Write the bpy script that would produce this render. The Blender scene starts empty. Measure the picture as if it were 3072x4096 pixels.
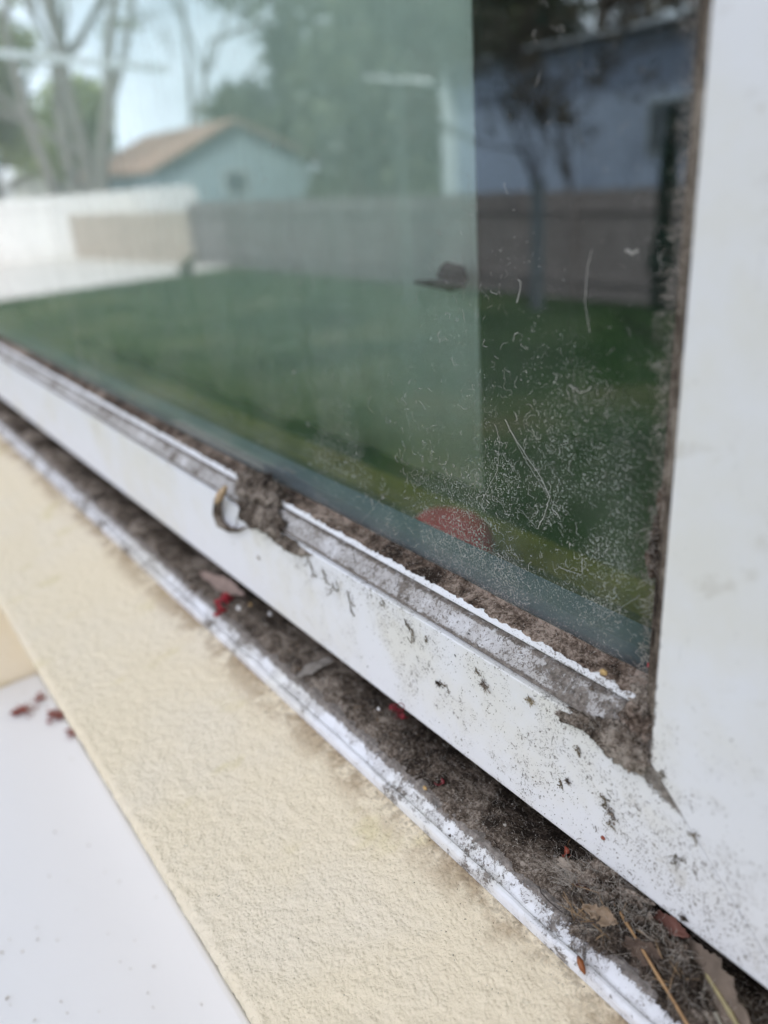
import bpy, bmesh, math, random
import numpy as np
from mathutils import Vector, Matrix, noise
random.seed(7); rng = np.random.default_rng(7)
scene = bpy.context.scene
col = scene.collection
EYE = 2.4                                    # camera height above the lawn
def W(a, n, d): return (-a, n, EYE - d)      # a along the wall (away), n into the wall, d down from eye level

# ------------------------------------------------------------------ camera
cam = bpy.data.cameras.new('camera'); camo = bpy.data.objects.new('camera', cam); col.objects.link(camo)
cam.sensor_fit = 'HORIZONTAL'; cam.sensor_width = 36; cam.lens = 36.926
A_ = (-0.59372147, -0.28491944, 0.75253952); N_ = (0.8015569, -0.291606, 0.52198897); D_ = (0.07072024, 0.9131193, 0.40151188)
def wv(i): return Vector((-A_[i], N_[i], -D_[i]))
R_, Up_, Bk_ = wv(0), -wv(1), -wv(2)
camo.matrix_world = Matrix(((R_.x, Up_.x, Bk_.x, 0), (R_.y, Up_.y, Bk_.y, 0), (R_.z, Up_.z, Bk_.z, EYE), (0, 0, 0, 1)))
cam.clip_start = 0.01; cam.clip_end = 3000
cam.dof.use_dof = True; cam.dof.focus_distance = 0.262; cam.dof.aperture_fstop = 7.8
scene.camera = camo

# ------------------------------------------------------------------ world and sun
SUN_EL, SUN_AZ = math.radians(50), math.radians(52)     # azimuth measured from +Y (behind the house) towards +X
world = bpy.data.worlds.new('World'); scene.world = world; world.use_nodes = True
nt = world.node_tree; nt.nodes.clear()
o = nt.nodes.new('ShaderNodeOutputWorld'); bg = nt.nodes.new('ShaderNodeBackground')
sky = nt.nodes.new('ShaderNodeTexSky'); sky.sky_type = 'NISHITA'; sky.sun_disc = False
sky.sun_elevation = SUN_EL; sky.sun_rotation = SUN_AZ; sky.dust_density = 2.5; sky.air_density = 1.0
tc = nt.nodes.new('ShaderNodeTexCoord'); mp = nt.nodes.new('ShaderNodeMapping'); mp.inputs['Scale'].default_value = (1, 1, 2.2)
cn = nt.nodes.new('ShaderNodeTexNoise'); cn.inputs['Scale'].default_value = 2.2; cn.inputs['Detail'].default_value = 7; cn.inputs['Distortion'].default_value = .4
cr = nt.nodes.new('ShaderNodeValToRGB'); cr.color_ramp.elements[0].position = .34; cr.color_ramp.elements[1].position = .58
cr.color_ramp.elements[0].color = (.35,)*3 + (1,)
mx = nt.nodes.new('ShaderNodeMixRGB'); mx.inputs['Color2'].default_value = (11.4, 11.8, 13.3, 1)
L = nt.links.new
L(tc.outputs['Generated'], mp.inputs['Vector']); L(mp.outputs[0], cn.inputs['Vector']); L(cn.outputs['Fac'], cr.inputs[0])
L(cr.outputs[0], mx.inputs['Fac']); L(sky.outputs[0], mx.inputs['Color1']); L(mx.outputs[0], bg.inputs['Color'])
bg.inputs['Strength'].default_value = 0.12; L(bg.outputs[0], o.inputs['Surface'])
sl = bpy.data.lights.new('sun', 'SUN'); sl.energy = 2.8; sl.angle = math.radians(4); sl.color = (1, .95, .87)
so = bpy.data.objects.new('sun', sl); col.objects.link(so)
sd = Vector((math.sin(SUN_AZ)*math.cos(SUN_EL), math.cos(SUN_AZ)*math.cos(SUN_EL), math.sin(SUN_EL)))
so.rotation_euler = sd.to_track_quat('Z', 'Y').to_euler(); so.location = (3, 8, 12)
vs = scene.view_settings; vs.view_transform = 'Standard'; vs.look = 'None'; vs.gamma = 1; vs.use_curve_mapping = False
vs.exposure = 0.64
scene.cycles.transparent_max_bounces = 24; scene.cycles.max_bounces = 10

# ------------------------------------------------------------------ object helpers
def tag(o, label=None, cat=None, group=None, kind=None):
    if label: o['label'] = label
    if cat: o['category'] = cat
    if group: o['group'] = group
    if kind: o['kind'] = kind
    return o
def thing(name, label, cat, loc, group=None):
    o = bpy.data.objects.new(name, None); col.objects.link(o); o.location = loc; o.empty_display_size = .05
    return tag(o, label, cat, group)
def obj(name, verts, faces, mat, parent=None, smooth=False, origin=None):
    """verts in world coordinates; linked as ONE mesh object"""
    me = bpy.data.meshes.new(name)
    v = np.asarray(verts, dtype=float).reshape(-1, 3)
    if origin is None: origin = Vector(parent.location) if parent else Vector((v.min(0) + v.max(0))/2)
    if parent is not None and parent.type == 'MESH': origin = Vector(parent.matrix_world.translation)
    v = v - np.array(origin)
    me.from_pydata(v.tolist(), [], faces if isinstance(faces, list) else faces.tolist())
    me.update()
    if smooth: me.polygons.foreach_set('use_smooth', [True]*len(me.polygons))
    if mat: me.materials.append(mat)
    o = bpy.data.objects.new(name, me); col.objects.link(o)
    if parent is None: o.location = origin
    else:
        o.parent = parent
        if parent.type == 'EMPTY': o.location = Vector(origin) - Vector(parent.location)
    bpy.context.view_layer.update()
    return o
def fixn(o):
    bm = bmesh.new(); bm.from_mesh(o.data); bmesh.ops.recalc_face_normals(bm, faces=bm.faces); bm.to_mesh(o.data); bm.free(); return o
class MB:
    def __init__(s): s.v = []; s.f = []
    def add(s, v, f):
        k = len(s.v); s.v += [tuple(p) for p in v]; s.f += [[i + k for i in q] for q in f]; return s
    def box(s, x0, x1, y0, y1, z0, z1):
        x0, x1 = min(x0, x1), max(x0, x1); y0, y1 = min(y0, y1), max(y0, y1); z0, z1 = min(z0, z1), max(z0, z1)
        return s.add([(x0,y0,z0),(x1,y0,z0),(x1,y1,z0),(x0,y1,z0),(x0,y0,z1),(x1,y0,z1),(x1,y1,z1),(x0,y1,z1)],
                     [[0,3,2,1],[4,5,6,7],[0,1,5,4],[1,2,6,5],[2,3,7,6],[3,0,4,7]])
    def abox(s, a0, a1, n0, n1, d0, d1): return s.box(-a0, -a1, n0, n1, EYE - d0, EYE - d1)
    def prism(s, prof, a0, a1, endf0=None, endf1=None, seg=1):
        """closed (n,d) profile along a; endf(n,d)->a for mitred ends"""
        m = len(prof); vs = []
        for k in range(seg + 1):
            for (n, d) in prof:
                s0 = endf0(n, d) if endf0 else a0; s1 = endf1(n, d) if endf1 else a1
                vs.append(W(s0 + (s1 - s0)*k/seg, n, d))
        fs = [[k*m + i, k*m + (i+1) % m, (k+1)*m + (i+1) % m, (k+1)*m + i] for k in range(seg) for i in range(m)]
        fs.append(list(range(m))[::-1]); fs.append([seg*m + i for i in range(m)])
        return s.add(vs, fs)
    def tube(s, pts, r, sides=6, cap=True):
        pts = [Vector(p) for p in pts]; n = len(pts)
        rs = r if isinstance(r, (list, tuple)) else [r]*n
        vs = []; t0 = (pts[1]-pts[0]).normalized(); u = t0.orthogonal().normalized()
        for i, p in enumerate(pts):
            t = (pts[min(i+1, n-1)] - pts[max(i-1, 0)])
            t = t.normalized() if t.length > 1e-9 else t0
            u = (u - t*u.dot(t)); u = u.normalized() if u.length > 1e-6 else t.orthogonal().normalized()
            w = t.cross(u)
            for k in range(sides):
                g = 2*math.pi*k/sides; vs.append(p + (u*math.cos(g) + w*math.sin(g))*rs[i])
        fs = [[i*sides+k, i*sides+(k+1) % sides, (i+1)*sides+(k+1) % sides, (i+1)*sides+k] for i in range(n-1) for k in range(sides)]
        if cap and sides > 2: fs += [list(range(sides))[::-1], [(n-1)*sides+k for k in range(sides)]]
        return s.add(vs, fs)
    def build(s, name, mat, parent=None, smooth=False, origin=None): return fixn(obj(name, s.v, s.f, mat, parent, smooth, origin))

# ------------------------------------------------------------------ node helper
class Mat:
    def __init__(s, name):
        s.m = bpy.data.materials.new(name); s.m.use_nodes = True; s.t = s.m.node_tree; s.t.nodes.clear()
        s.out = s.t.nodes.new('ShaderNodeOutputMaterial'); s.geo = s.t.nodes.new('ShaderNodeNewGeometry'); s.P = s.geo.outputs['Position']
        sp = s.t.nodes.new('ShaderNodeSeparateXYZ'); s.t.links.new(s.P, sp.inputs[0])
        s.x, s.y, s.z = sp.outputs
        s.a = s.math('MULTIPLY', s.x, -1); s.d = s.math('SUBTRACT', EYE, s.z)
    def _in(s, sock, v):
        if hasattr(v, 'links') or hasattr(v, 'is_linked'): s.t.links.new(v, sock)
        elif isinstance(v, (tuple, list)): sock.default_value = tuple(v) + ((1,) if len(v) == 3 and sock.type == 'RGBA' else ())
        else: sock.default_value = v
    def math(s, op, a, b=0, c=None, clamp=False):
        n = s.t.nodes.new('ShaderNodeMath'); n.operation = op; n.use_clamp = clamp
        s._in(n.inputs[0], a); s._in(n.inputs[1], b)
        if c is not None: s._in(n.inputs[2], c)
        return n.outputs[0]
    def mul(s, a, b): return s.math('MULTIPLY', a, b)
    def addm(s, a, b): return s.math('ADD', a, b)
    def ramp(s, v, a, b, lo=0, hi=1, smooth=True):
        n = s.t.nodes.new('ShaderNodeMapRange'); n.interpolation_type = 'SMOOTHSTEP' if smooth else 'LINEAR'
        if a > b: a, b, lo, hi = b, a, hi, lo
        s._in(n.inputs['Value'], v); n.inputs['From Min'].default_value = a; n.inputs['From Max'].default_value = b
        n.inputs['To Min'].default_value = lo; n.inputs['To Max'].default_value = hi
        return n.outputs[0]
    def noise(s, scale, detail=3, rough=.5, dist=0, stretch=None, vec=None, off=None):
        v = vec or s.P
        if stretch or off:
            m = s.t.nodes.new('ShaderNodeMapping'); s._in(m.inputs[0], v)
            if stretch: m.inputs['Scale'].default_value = stretch
            if off: m.inputs['Location'].default_value = off
            v = m.outputs[0]
        n = s.t.nodes.new('ShaderNodeTexNoise'); s._in(n.inputs['Vector'], v); n.inputs['Scale'].default_value = scale
        n.inputs['Detail'].default_value = detail; n.inputs['Roughness'].default_value = rough; n.inputs['Distortion'].default_value = dist
        return n.outputs['Fac']
    def voro(s, scale, feat='F1', rnd=1):
        n = s.t.nodes.new('ShaderNodeTexVoronoi'); n.feature = feat; s._in(n.inputs['Vector'], s.P); n.inputs['Scale'].default_value = scale
        n.inputs['Randomness'].default_value = rnd
        return n.outputs['Distance'], (n.outputs['Color'] if 'Color' in n.outputs else None)
    def mix(s, f, a, b):
        n = s.t.nodes.new('ShaderNodeMixRGB'); s._in(n.inputs[0], f); s._in(n.inputs[1], a); s._in(n.inputs[2], b); return n.outputs[0]
    def colramp(s, f, stops):
        n = s.t.nodes.new('ShaderNodeValToRGB'); e = n.color_ramp.elements
        while len(e) < len(stops): e.new(.5)
        for k, (p, c) in enumerate(stops): e[k].position = p; e[k].color = tuple(c) + (1,)
        s._in(n.inputs[0], f); return n.outputs[0]
    def bump(s, h, strength=.5, dist=.001, normal=None):
        n = s.t.nodes.new('ShaderNodeBump'); s._in(n.inputs['Height'], h); n.inputs['Strength'].default_value = strength
        n.inputs['Distance'].default_value = dist
        if normal: s._in(n.inputs['Normal'], normal)
        return n.outputs[0]
    def bsdf(s, base, rough=.5, spec=.5, normal=None, **kw):
        n = s.t.nodes.new('ShaderNodeBsdfPrincipled'); s._in(n.inputs['Base Color'], base); s._in(n.inputs['Roughness'], rough)
        n.inputs['Specular IOR Level'].default_value = spec
        if normal: s._in(n.inputs['Normal'], normal)
        for k, v in kw.items(): s._in(n.inputs[k.replace('_', ' ')], v)
        return n.outputs[0]
    def mixs(s, f, a, b):
        n = s.t.nodes.new('ShaderNodeMixShader'); s._in(n.inputs[0], f); s._in(n.inputs[1], a); s._in(n.inputs[2], b); return n.outputs[0]
    def done(s, sh): s.t.links.new(sh, s.out.inputs['Surface']); return s.m
def plain(name, c, rough=.6, var=.25, scale=30, spec=.4, bump=.2, bdist=.002):
    m = Mat(name); n = m.noise(scale, 5, .6)
    lo = tuple(x*(1-var) for x in c); hi = tuple(min(1, x*(1+var)) for x in c)
    return m.done(m.bsdf(m.colramp(n, [(.3, lo), (.7, hi)]), rough, spec, m.bump(n, bump, bdist)))

# ------------------------------------------------------------------ materials of the window and the wall
DIRT = [(.25, (.035, .028, .023)), (.45, (.12, .098, .080)), (.62, (.24, .205, .175)), (.8, (.42, .385, .345))]
def vinyl(name, mode):
    m = Mat(name)
    lowf = m.noise(38, 4, .6); mid = m.noise(150, 4, .6, off=(3, 1, 2)); big = m.noise(9, 3, .5, off=(7, 0, 1))
    fine = m.noise(1000, 5, .62, 1.2); fine2 = m.noise(420, 5, .65, 2.0, stretch=(1, 1, .6), off=(.5, .2, .9)); grit = m.noise(2600, 2, .5)
    if mode == 'rail':
        near = m.ramp(m.a, .10, .48, 1, 0); corner = m.ramp(m.a, .085, .19, 1, 0); groove = m.ramp(m.d, .152, .176, 1, 0)
        g2 = m.mul(groove, m.ramp(lowf, .35, .6))
        dens = m.addm(m.addm(m.mul(near, .52), m.mul(m.mul(g2, m.ramp(m.a, .10, .7, 1, .1)), .6)), m.mul(m.mul(corner, m.ramp(lowf, .33, .6)), .5))
        dens = m.mul(m.addm(dens, .06), m.mul(m.ramp(mid, .36, .62, .25, 1.25), m.ramp(lowf, .34, .60, .55, 1.2)))
        dens = m.addm(dens, m.mul(m.ramp(m.d, .20, .203), .12))
    elif mode == 'stile':
        low = m.addm(m.ramp(m.d, .11, .195, 0, 1), .12); dens = m.mul(low, m.ramp(m.addm(m.mul(lowf, .6), m.mul(mid, .4)), .40, .58, .1, 1.0)); dens = m.addm(dens, m.mul(m.ramp(m.a, .0965, .0992), .25))
    elif mode == 'bead':
        dens = m.addm(m.mul(m.ramp(lowf, .3, .62, .45, 1.0), m.ramp(m.d, .1450, .1462, .55, 1)), m.mul(m.ramp(m.d, .1500, .1524), .25))
        dens = m.addm(dens, m.mul(m.ramp(m.a, .2, .11), .25)); dens = m.addm(dens, m.mul(m.ramp(m.a, .12, .102), .5))
    else:   # track, flange strip
        dens = m.addm(m.ramp(lowf, .3, .62, .3, .95), m.mul(m.ramp(m.y, .1325, .1385), .45)); dens = m.mul(m.mul(dens, m.ramp(mid, .36, .62, .35, 1.25)), m.ramp(m.y, .1312, .1326, .6, 1)); dens = m.addm(dens, m.ramp(m.a, .15, .7, 0, .3))
    dens = m.math('MINIMUM', dens, {'rail': .60, 'stile': .55, 'bead': .78, 'track': .66}[mode])
    t = m.math('SUBTRACT', .72, m.mul(dens, .225))
    m1 = m.ramp(m.math('SUBTRACT', fine, t), 0, .03); m2 = m.ramp(m.math('SUBTRACT', fine2, m.addm(t, .015)), 0, .03)
    mask = m.math('MAXIMUM', m1, m.mul(m2, .9))
    film = m.mul(m.ramp(dens, .25, 1.1), {'rail': .10, 'stile': .20, 'bead': .85, 'track': .30}[mode])
    if mode in ('track', 'bead'): film = m.addm(film, m.mul(m.ramp(m.a, .14, .6, .10, .34), m.ramp(mid, .35, .6, .5, 1)))
    film = m.mul(film, m.ramp(m.addm(m.mul(mid, .6), m.mul(grit, .4)), .35, .62, .35, 1.2))
    dirt = m.colramp(m.noise(500, 4, .65), DIRT)
    gran = m.addm(m.addm(m.mul(fine, .9), m.mul(m.noise(260, 4, .65), .8)), m.mul(mid, .5))      # about .8 .. 1.4
    if mode == 'rail':
        cov = m.mul(m.ramp(m.addm(m.d, m.mul(m.math('SUBTRACT', m.a, .10), .30)), .169, .1535), m.ramp(m.a, .165, .115))
        cov = m.math('MAXIMUM', cov, m.mul(m.ramp(m.d, .158, .1532), m.mul(m.ramp(m.a, .9, .1, .12, .45), m.ramp(lowf, .4, .6))))
    elif mode == 'bead':
        cov = m.math('MAXIMUM', m.mul(m.ramp(m.y, .1588, .1601), 1), m.ramp(m.a, .128, .105))
        cov = m.math('MAXIMUM', cov, m.mul(m.ramp(m.d, .1500, .1522), .80)); cov = m.math('MAXIMUM', cov, m.mul(m.mul(m.ramp(m.d, .1440, .1450), m.ramp(m.d, .1476, .1460)), .66)); cov = m.math('MAXIMUM', cov, m.mul(m.ramp(lowf, .44, .62), .66))  # line under the ridge paints crease shade together with dirt
    elif mode == 'stile': cov = m.mul(m.ramp(m.a, .0965, .0992), m.ramp(m.d, .05, .15, .1, .6))
    else: cov = m.math('MAXIMUM', m.math('MAXIMUM', m.ramp(m.y, .1335, .1392), m.mul(m.ramp(lowf, .46, .62), .62)), m.mul(m.ramp(m.y, .1335, .1327), m.mul(m.ramp(lowf, .4, .6), .5)))
    if mode == 'bead':
        film = m.addm(film, m.mul(m.ramp(m.d, .1440, .1455), .22)); cl_ = m.ramp(m.d, .1441, .1450, .25, 1); cov = m.mul(cov, m.math('MAXIMUM', cl_, m.ramp(m.y, .1590, .1598))); film = m.mul(film, cl_)
    heavy = m.ramp(m.addm(gran, m.mul(cov, .95)), 1.52, 1.72)
    smear = m.mul(m.ramp(m.addm(m.mul(big, .6), m.mul(lowf, .4)), .44, .64), .6 if mode != 'bead' else .2)
    base = m.mix(smear, (.795, .80, .825), (.74, .715, .62))
    base = m.mix(m.math('MINIMUM', film, .7), base, (.30, .265, .235))
    spots = m.mul(m.ramp(m.noise(75, 4, .6, .5, off=(2, 9, 4)), .60, .70), m.ramp(lowf, .40, .6)); base = m.mix(m.mul(spots, .30), base, (.45, .41, .33))
    scuff = m.ramp(m.noise(160, 4, .6, .8, stretch=(1.5, 1, .4), off=(6, 2, 8)), .63, .72); base = m.mix(m.mul(scuff, .16), base, (.33, .32, .31)); base = m.mix(m.mul(mask, .86), base, dirt); base = m.mix(m.mul(heavy, .92), base, dirt); mask = m.math('MAXIMUM', mask, heavy)
    h = m.addm(m.mul(mask, .6), m.mul(m.noise(60, 3, .5), .9)); pits = m.ramp(m.voro(150, rnd=1)[0], .0, .16, .55, 0)
    h = m.math('SUBTRACT', h, m.mul(pits, m.ramp(m.noise(35, 1), .52, .6)))
    return m.done(m.bsdf(base, m.addm(.42, m.mul(mask, .4)), .35, m.bump(m.addm(h, m.mul(fine, .15)), .55, .0006)))
V_RAIL, V_STILE, V_BEAD, V_TRACK = vinyl('white_vinyl_rail', 'rail'), vinyl('white_vinyl_stile', 'stile'), vinyl('dusty_vinyl_bead', 'bead'), vinyl('dirty_vinyl_track', 'track')
V_IN = plain('inner_vinyl', (.16, .18, .20), .5, .06)

def dirtmat(name, tint=(1, 1, 1), light=0):
    m = Mat(name)
    a = m.noise(120, 6, .7, .6); b = m.noise(900, 4, .65, .5); c = m.noise(28, 3, .5)
    f = m.addm(m.addm(m.mul(a, 1.0), m.mul(b, .75)), m.mul(c, .75)); f = m.math('ADD', f, light - .79)
    st = [(p, tuple(x*y for x, y in zip(cc, tint))) for p, cc in [(.36, (.028, .022, .018)), (.47, (.085, .068, .055)), (.58, (.17, .142, .118)), (.70, (.36, .32, .28))]]
    fl = m.ramp(m.noise(1500, 2, .5, off=(1, 2, 3)), .68, .74)
    base = m.mix(m.mul(fl, .45), m.colramp(f, st), (.55, .50, .44))
    return m.done(m.bsdf(base, .95, .1, m.bump(m.addm(b, m.mul(a, 1.5)), 1.0, .0012)))
DIRTM = dirtmat('grey_brown_dust', (1.08, 1.03, .98), .07); LINTM = dirtmat('pale_lint', (1.3, 1.22, 1.15), .15); DUSTM = dirtmat('bead_dust', (1.12, 1.0, .93), .055)
FIB_L = plain('fibre_pale', (.42, .38, .33), .8, .4, 300); FIB_D = plain('fibre_dark', (.07, .055, .045), .8, .4, 300)
WEBM = plain('cobweb_dust', (.40, .385, .355), .9, .2, 200)

def stucco():
    m = Mat('cream_stucco')
    b = m.noise(420, 5, .6, .4); c = m.noise(14, 4, .6); e = m.noise(90, 4, .6, off=(2, 4, 1))
    base = m.mix(m.mul(m.ramp(c, .42, .66), .5), (.84, .725, .535), (.83, .74, .60))
    base = m.mix(m.mul(m.ramp(m.noise(22, 3, .6, stretch=(1.6, 1, 1), off=(4, 4, 4)), .60, .72), .4), base, (.66, .56, .27))
    edge = m.mul(m.ramp(m.y, .110, .1305), m.ramp(m.math('ADD', m.mul(e, .6), m.mul(m.noise(30, 3, .6), .5)), .46, .62))
    edge = m.mul(edge, m.ramp(m.d, .23, .228, 0, 1)); base = m.mix(m.mul(edge, .75), base, (.36, .25, .145))
    nn = m.mul(m.ramp(m.y, .119, .131), m.ramp(b, .45, .6)); base = m.mix(m.mul(nn, .45), base, (.17, .13, .09))
    sp = m.ramp(m.noise(520, 3, .5, off=(9, 1, 1)), .735, .76); base = m.mix(m.mul(sp, .75), base, (.13, .11, .07))
    gr = m.mul(m.ramp(b, .40, .26), .30); base = m.mix(gr, base, (.48, .43, .31))
    pim = m.ramp(m.voro(560)[0], .0, .6, 1, 0); h = m.addm(m.mul(pim, .32), m.addm(m.mul(b, .9), m.mul(m.noise(1300, 3, .6), .3)))
    return m.done(m.bsdf(base, .85, .2, m.bump(h, .8, .0011)))
STUCCO = stucco()
PAINTW = plain('white_house_paint', (.74, .73, .70), .8, .05, 20)
WALLM = plain('wall_render', (.76, .69, .54), .85, .07, 25, .2, .5, .004)

def tabletop():
    m = Mat('white_tabletop')
    d, c = m.voro(62); sel = m.ramp(m.noise(17, 2), .40, .50)
    ring = m.mul(m.ramp(d, .10, .045), sel)
    base = m.mix(m.mul(m.noise(8, 3), .25), (.76, .76, .775), (.79, .785, .785)); base = m.mix(m.mul(ring, .42), base, (.50, .46, .40))
    return m.done(m.bsdf(base, .55, .4, m.bump(m.addm(m.mul(ring, -1), m.mul(m.noise(150), .3)), .5, .0008)))
TABLE = tabletop()

def glass():
    m = Mat('dusty_window_glass')
    dot = m.t.nodes.new('ShaderNodeVectorMath'); dot.operation = 'DOT_PRODUCT'
    L2 = m.t.links.new; L2(m.geo.outputs['Normal'], dot.inputs[0]); L2(m.geo.outputs['Incoming'], dot.inputs[1])
    c = m.math('ABSOLUTE', dot.outputs['Value']); F = m.addm(.075, m.mul(.925, m.math('POWER', m.math('SUBTRACT', 1, c), 5)))
    tr = m.t.nodes.new('ShaderNodeBsdfTransparent'); tr.inputs[0].default_value = (.955, .985, .97, 1)
    gl = m.t.nodes.new('ShaderNodeBsdfGlossy'); gl.inputs['Roughness'].default_value = .0; gl.inputs['Color'].default_value = (.90, .96, 1, 1)
    return m, m.mixs(F, tr.outputs[0], gl.outputs[0])
mg, clean = glass(); GLASS_IN = mg.done(clean); GLASS_IN.name = 'clean_window_glass'
m, clean = glass()
low = m.ramp(m.d, -.06, .14); right = m.ramp(m.a, .75, .12)
dens = m.addm(m.mul(m.mul(low, right), .85), .12)
patch = m.noise(45, 4, .6); dens = m.mul(dens, m.ramp(patch, .34, .62, .35, 1.25))
fine = m.noise(1500, 4, .6, .6); thr = m.math('SUBTRACT', .745, m.mul(dens, .155)); s1 = m.ramp(m.math('SUBTRACT', fine, thr), 0, .035)
fine2 = m.noise(520, 5, .7, 2.5, off=(4, 5, 6)); s2 = m.ramp(m.math('SUBTRACT', fine2, m.addm(thr, -.005)), 0, .03)
streak = m.ramp(m.noise(70, 4, .6, stretch=(3.0, 1, .25)), .4, .7)
film = m.addm(m.ramp(m.a, .25, .6, .003, .03), m.mul(streak, m.ramp(m.a, .2, .6, .006, .06))); film = m.addm(film, m.mul(m.ramp(m.addm(m.d, m.mul(m.noise(60, 3), .02)), .130, .156), .08))
film = m.addm(film, m.mul(m.mul(low, m.ramp(m.noise(26, 5, .65, off=(3, 3, 8)), .42, .66)), .035))
film = m.addm(film, m.mul(m.ramp(m.addm(m.a, m.mul(m.noise(120, 4, .6), .010)), .124, .113), .30))
film = m.addm(film, m.mul(m.ramp(m.a, .32, .8), m.addm(.025, m.mul(streak, .05))))
mask = m.math('MAXIMUM', m.math('MAXIMUM', m.mul(s1, .6), m.mul(s2, .26)), film, clamp=True)
df = m.bsdf(m.mix(m.ramp(m.a, .127, .114), (.50, .48, .45), (.13, .11, .10)), .9, .1)
GLASS_OUT = m.done(m.mixs(mask, clean, df))

# ------------------------------------------------------------------ setting: ground, lawn, patio
def grassmat():
    m = Mat('lawn_grass'); f = m.addm(m.addm(m.mul(m.noise(.5, 4, .65), .9), m.mul(m.noise(14, 5, .7), .55)), -.22)
    return m.done(m.bsdf(m.colramp(f, [(.36, (.015, .042, .014)), (.5, (.032, .070, .024)), (.60, (.07, .10, .04)), (.70, (.13, .12, .06))]), .9, .1, m.bump(f, .8, .05)))
GRASS = grassmat(); CONC = plain('pale_concrete', (.58, .53, .49), .85, .12, 2.5); EARTH = plain('bare_earth', (.16, .14, .10), .95, .3, .6)
tag(MB().box(-600, 600, -600, 600, -.3, -.02).build('ground', EARTH), kind='structure')
N2Y = lambda n: .33 - n                 # a point seen at depth n in the glass stands at this y in the yard
tag(MB().box(-22, 40, N2Y(12.6), .06, -.02, 0).build('lawn', GRASS), kind='structure')
tag(MB().box(-60, -22.003, N2Y(12.6), .06, -.02, .02).build('patio', CONC), kind='structure')
# blades of grass, uncountable
gv = []; gf = []
cnt = 16000
gx = -rng.uniform(1.5, 21.9, cnt); gy = N2Y(rng.uniform(2.0, 10.8, cnt)); hh = rng.uniform(.03, .09, cnt); an = rng.uniform(0, 6.28, cnt); wd = rng.uniform(.006, .014, cnt)
lx = rng.normal(0, .03, cnt); ly = rng.normal(0, .03, cnt)
P = np.stack([np.stack([gx-np.cos(an)*wd, gy-np.sin(an)*wd, np.zeros(cnt)], 1), np.stack([gx+np.cos(an)*wd, gy+np.sin(an)*wd, np.zeros(cnt)], 1), np.stack([gx+lx, gy+ly, hh], 1)], 1).reshape(-1, 3)
go = obj('grass', P, np.arange(cnt*3).reshape(-1, 3), plain('grass_blade', (.04, .09, .02), .7, .4, 1.2)); tag(go, 'short green lawn grass in the yard', 'grass', kind='stuff')

# ------------------------------------------------------------------ the house this window belongs to
house = thing('house', 'cream rendered house wall with sloping window ledge around white framed window', 'house', W(0, .3, EYE))
WY0, WY1 = .07, .26      # wall front and back; opening a -.03..1.62, d -.66...236
w = MB()
w.abox(-3.0, -.03, WY0 - .02, WY1, -1.6, EYE); w.abox(1.62, 9.0, WY0 - .02, WY1, -1.6, EYE)
w.abox(-.03, 1.62, WY0, WY1, .262, EYE); w.abox(-.03, 1.62, WY0 - .02, WY1, -1.6, -.66)
w.build('wall', WALLM, house)
w = MB(); w.abox(9.0, 8.8, WY1, 6, -1.6, EYE); w.abox(-3.0, -2.8, WY1, 6, -1.6, EYE); w.abox(9.0, -3.0, 6, 6.2, -1.6, EYE); w.build('outer_wall', WALLM, house)
w = MB(); w.abox(-3.6, 9.6, -.45, 6.6, -1.6, -1.72); w.build('eave', PAINTW, house)
w = MB(); ys = [-.45, 3.1, 6.6]
w.add([W(-3.6, -.45, -1.723), W(9.6, -.45, -1.723), W(9.6, 3.1, -2.9), W(-3.6, 3.1, -2.9), W(-3.6, 6.6, -1.723), W(9.6, 6.6, -1.723)],
      [[0, 1, 2, 3], [3, 2, 5, 4], [0, 3, 4], [1, 5, 2]]); w.build('roof', plain('grey_shingles', (.13, .12, .12), .9, .3, 6), house)
w = MB(); w.abox(-2.8, 8.8, WY1 + .002, 5.998, 1.30, 1.36); w.build('floor', plain('room_floor', (.20, .15, .10)), house)
w = MB(); w.abox(-2.8, 8.8, 3.0, 3.1, -1.1, 1.30); w.abox(2.6, 2.7, WY1+.002, 3.0, -1.1, 1.3); w.abox(-1.2, -1.1, WY1+.002, 3.0, -1.1, 1.3); w.build('room_wall', plain('room_paint', (.16, .17, .16)), house)
w = MB(); w.abox(-2.8, 8.8, WY1 + .002, 3.1, -1.10, -1.2); w.build('ceiling', plain('room_ceiling', (.3, .3, .28)), house)

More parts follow.
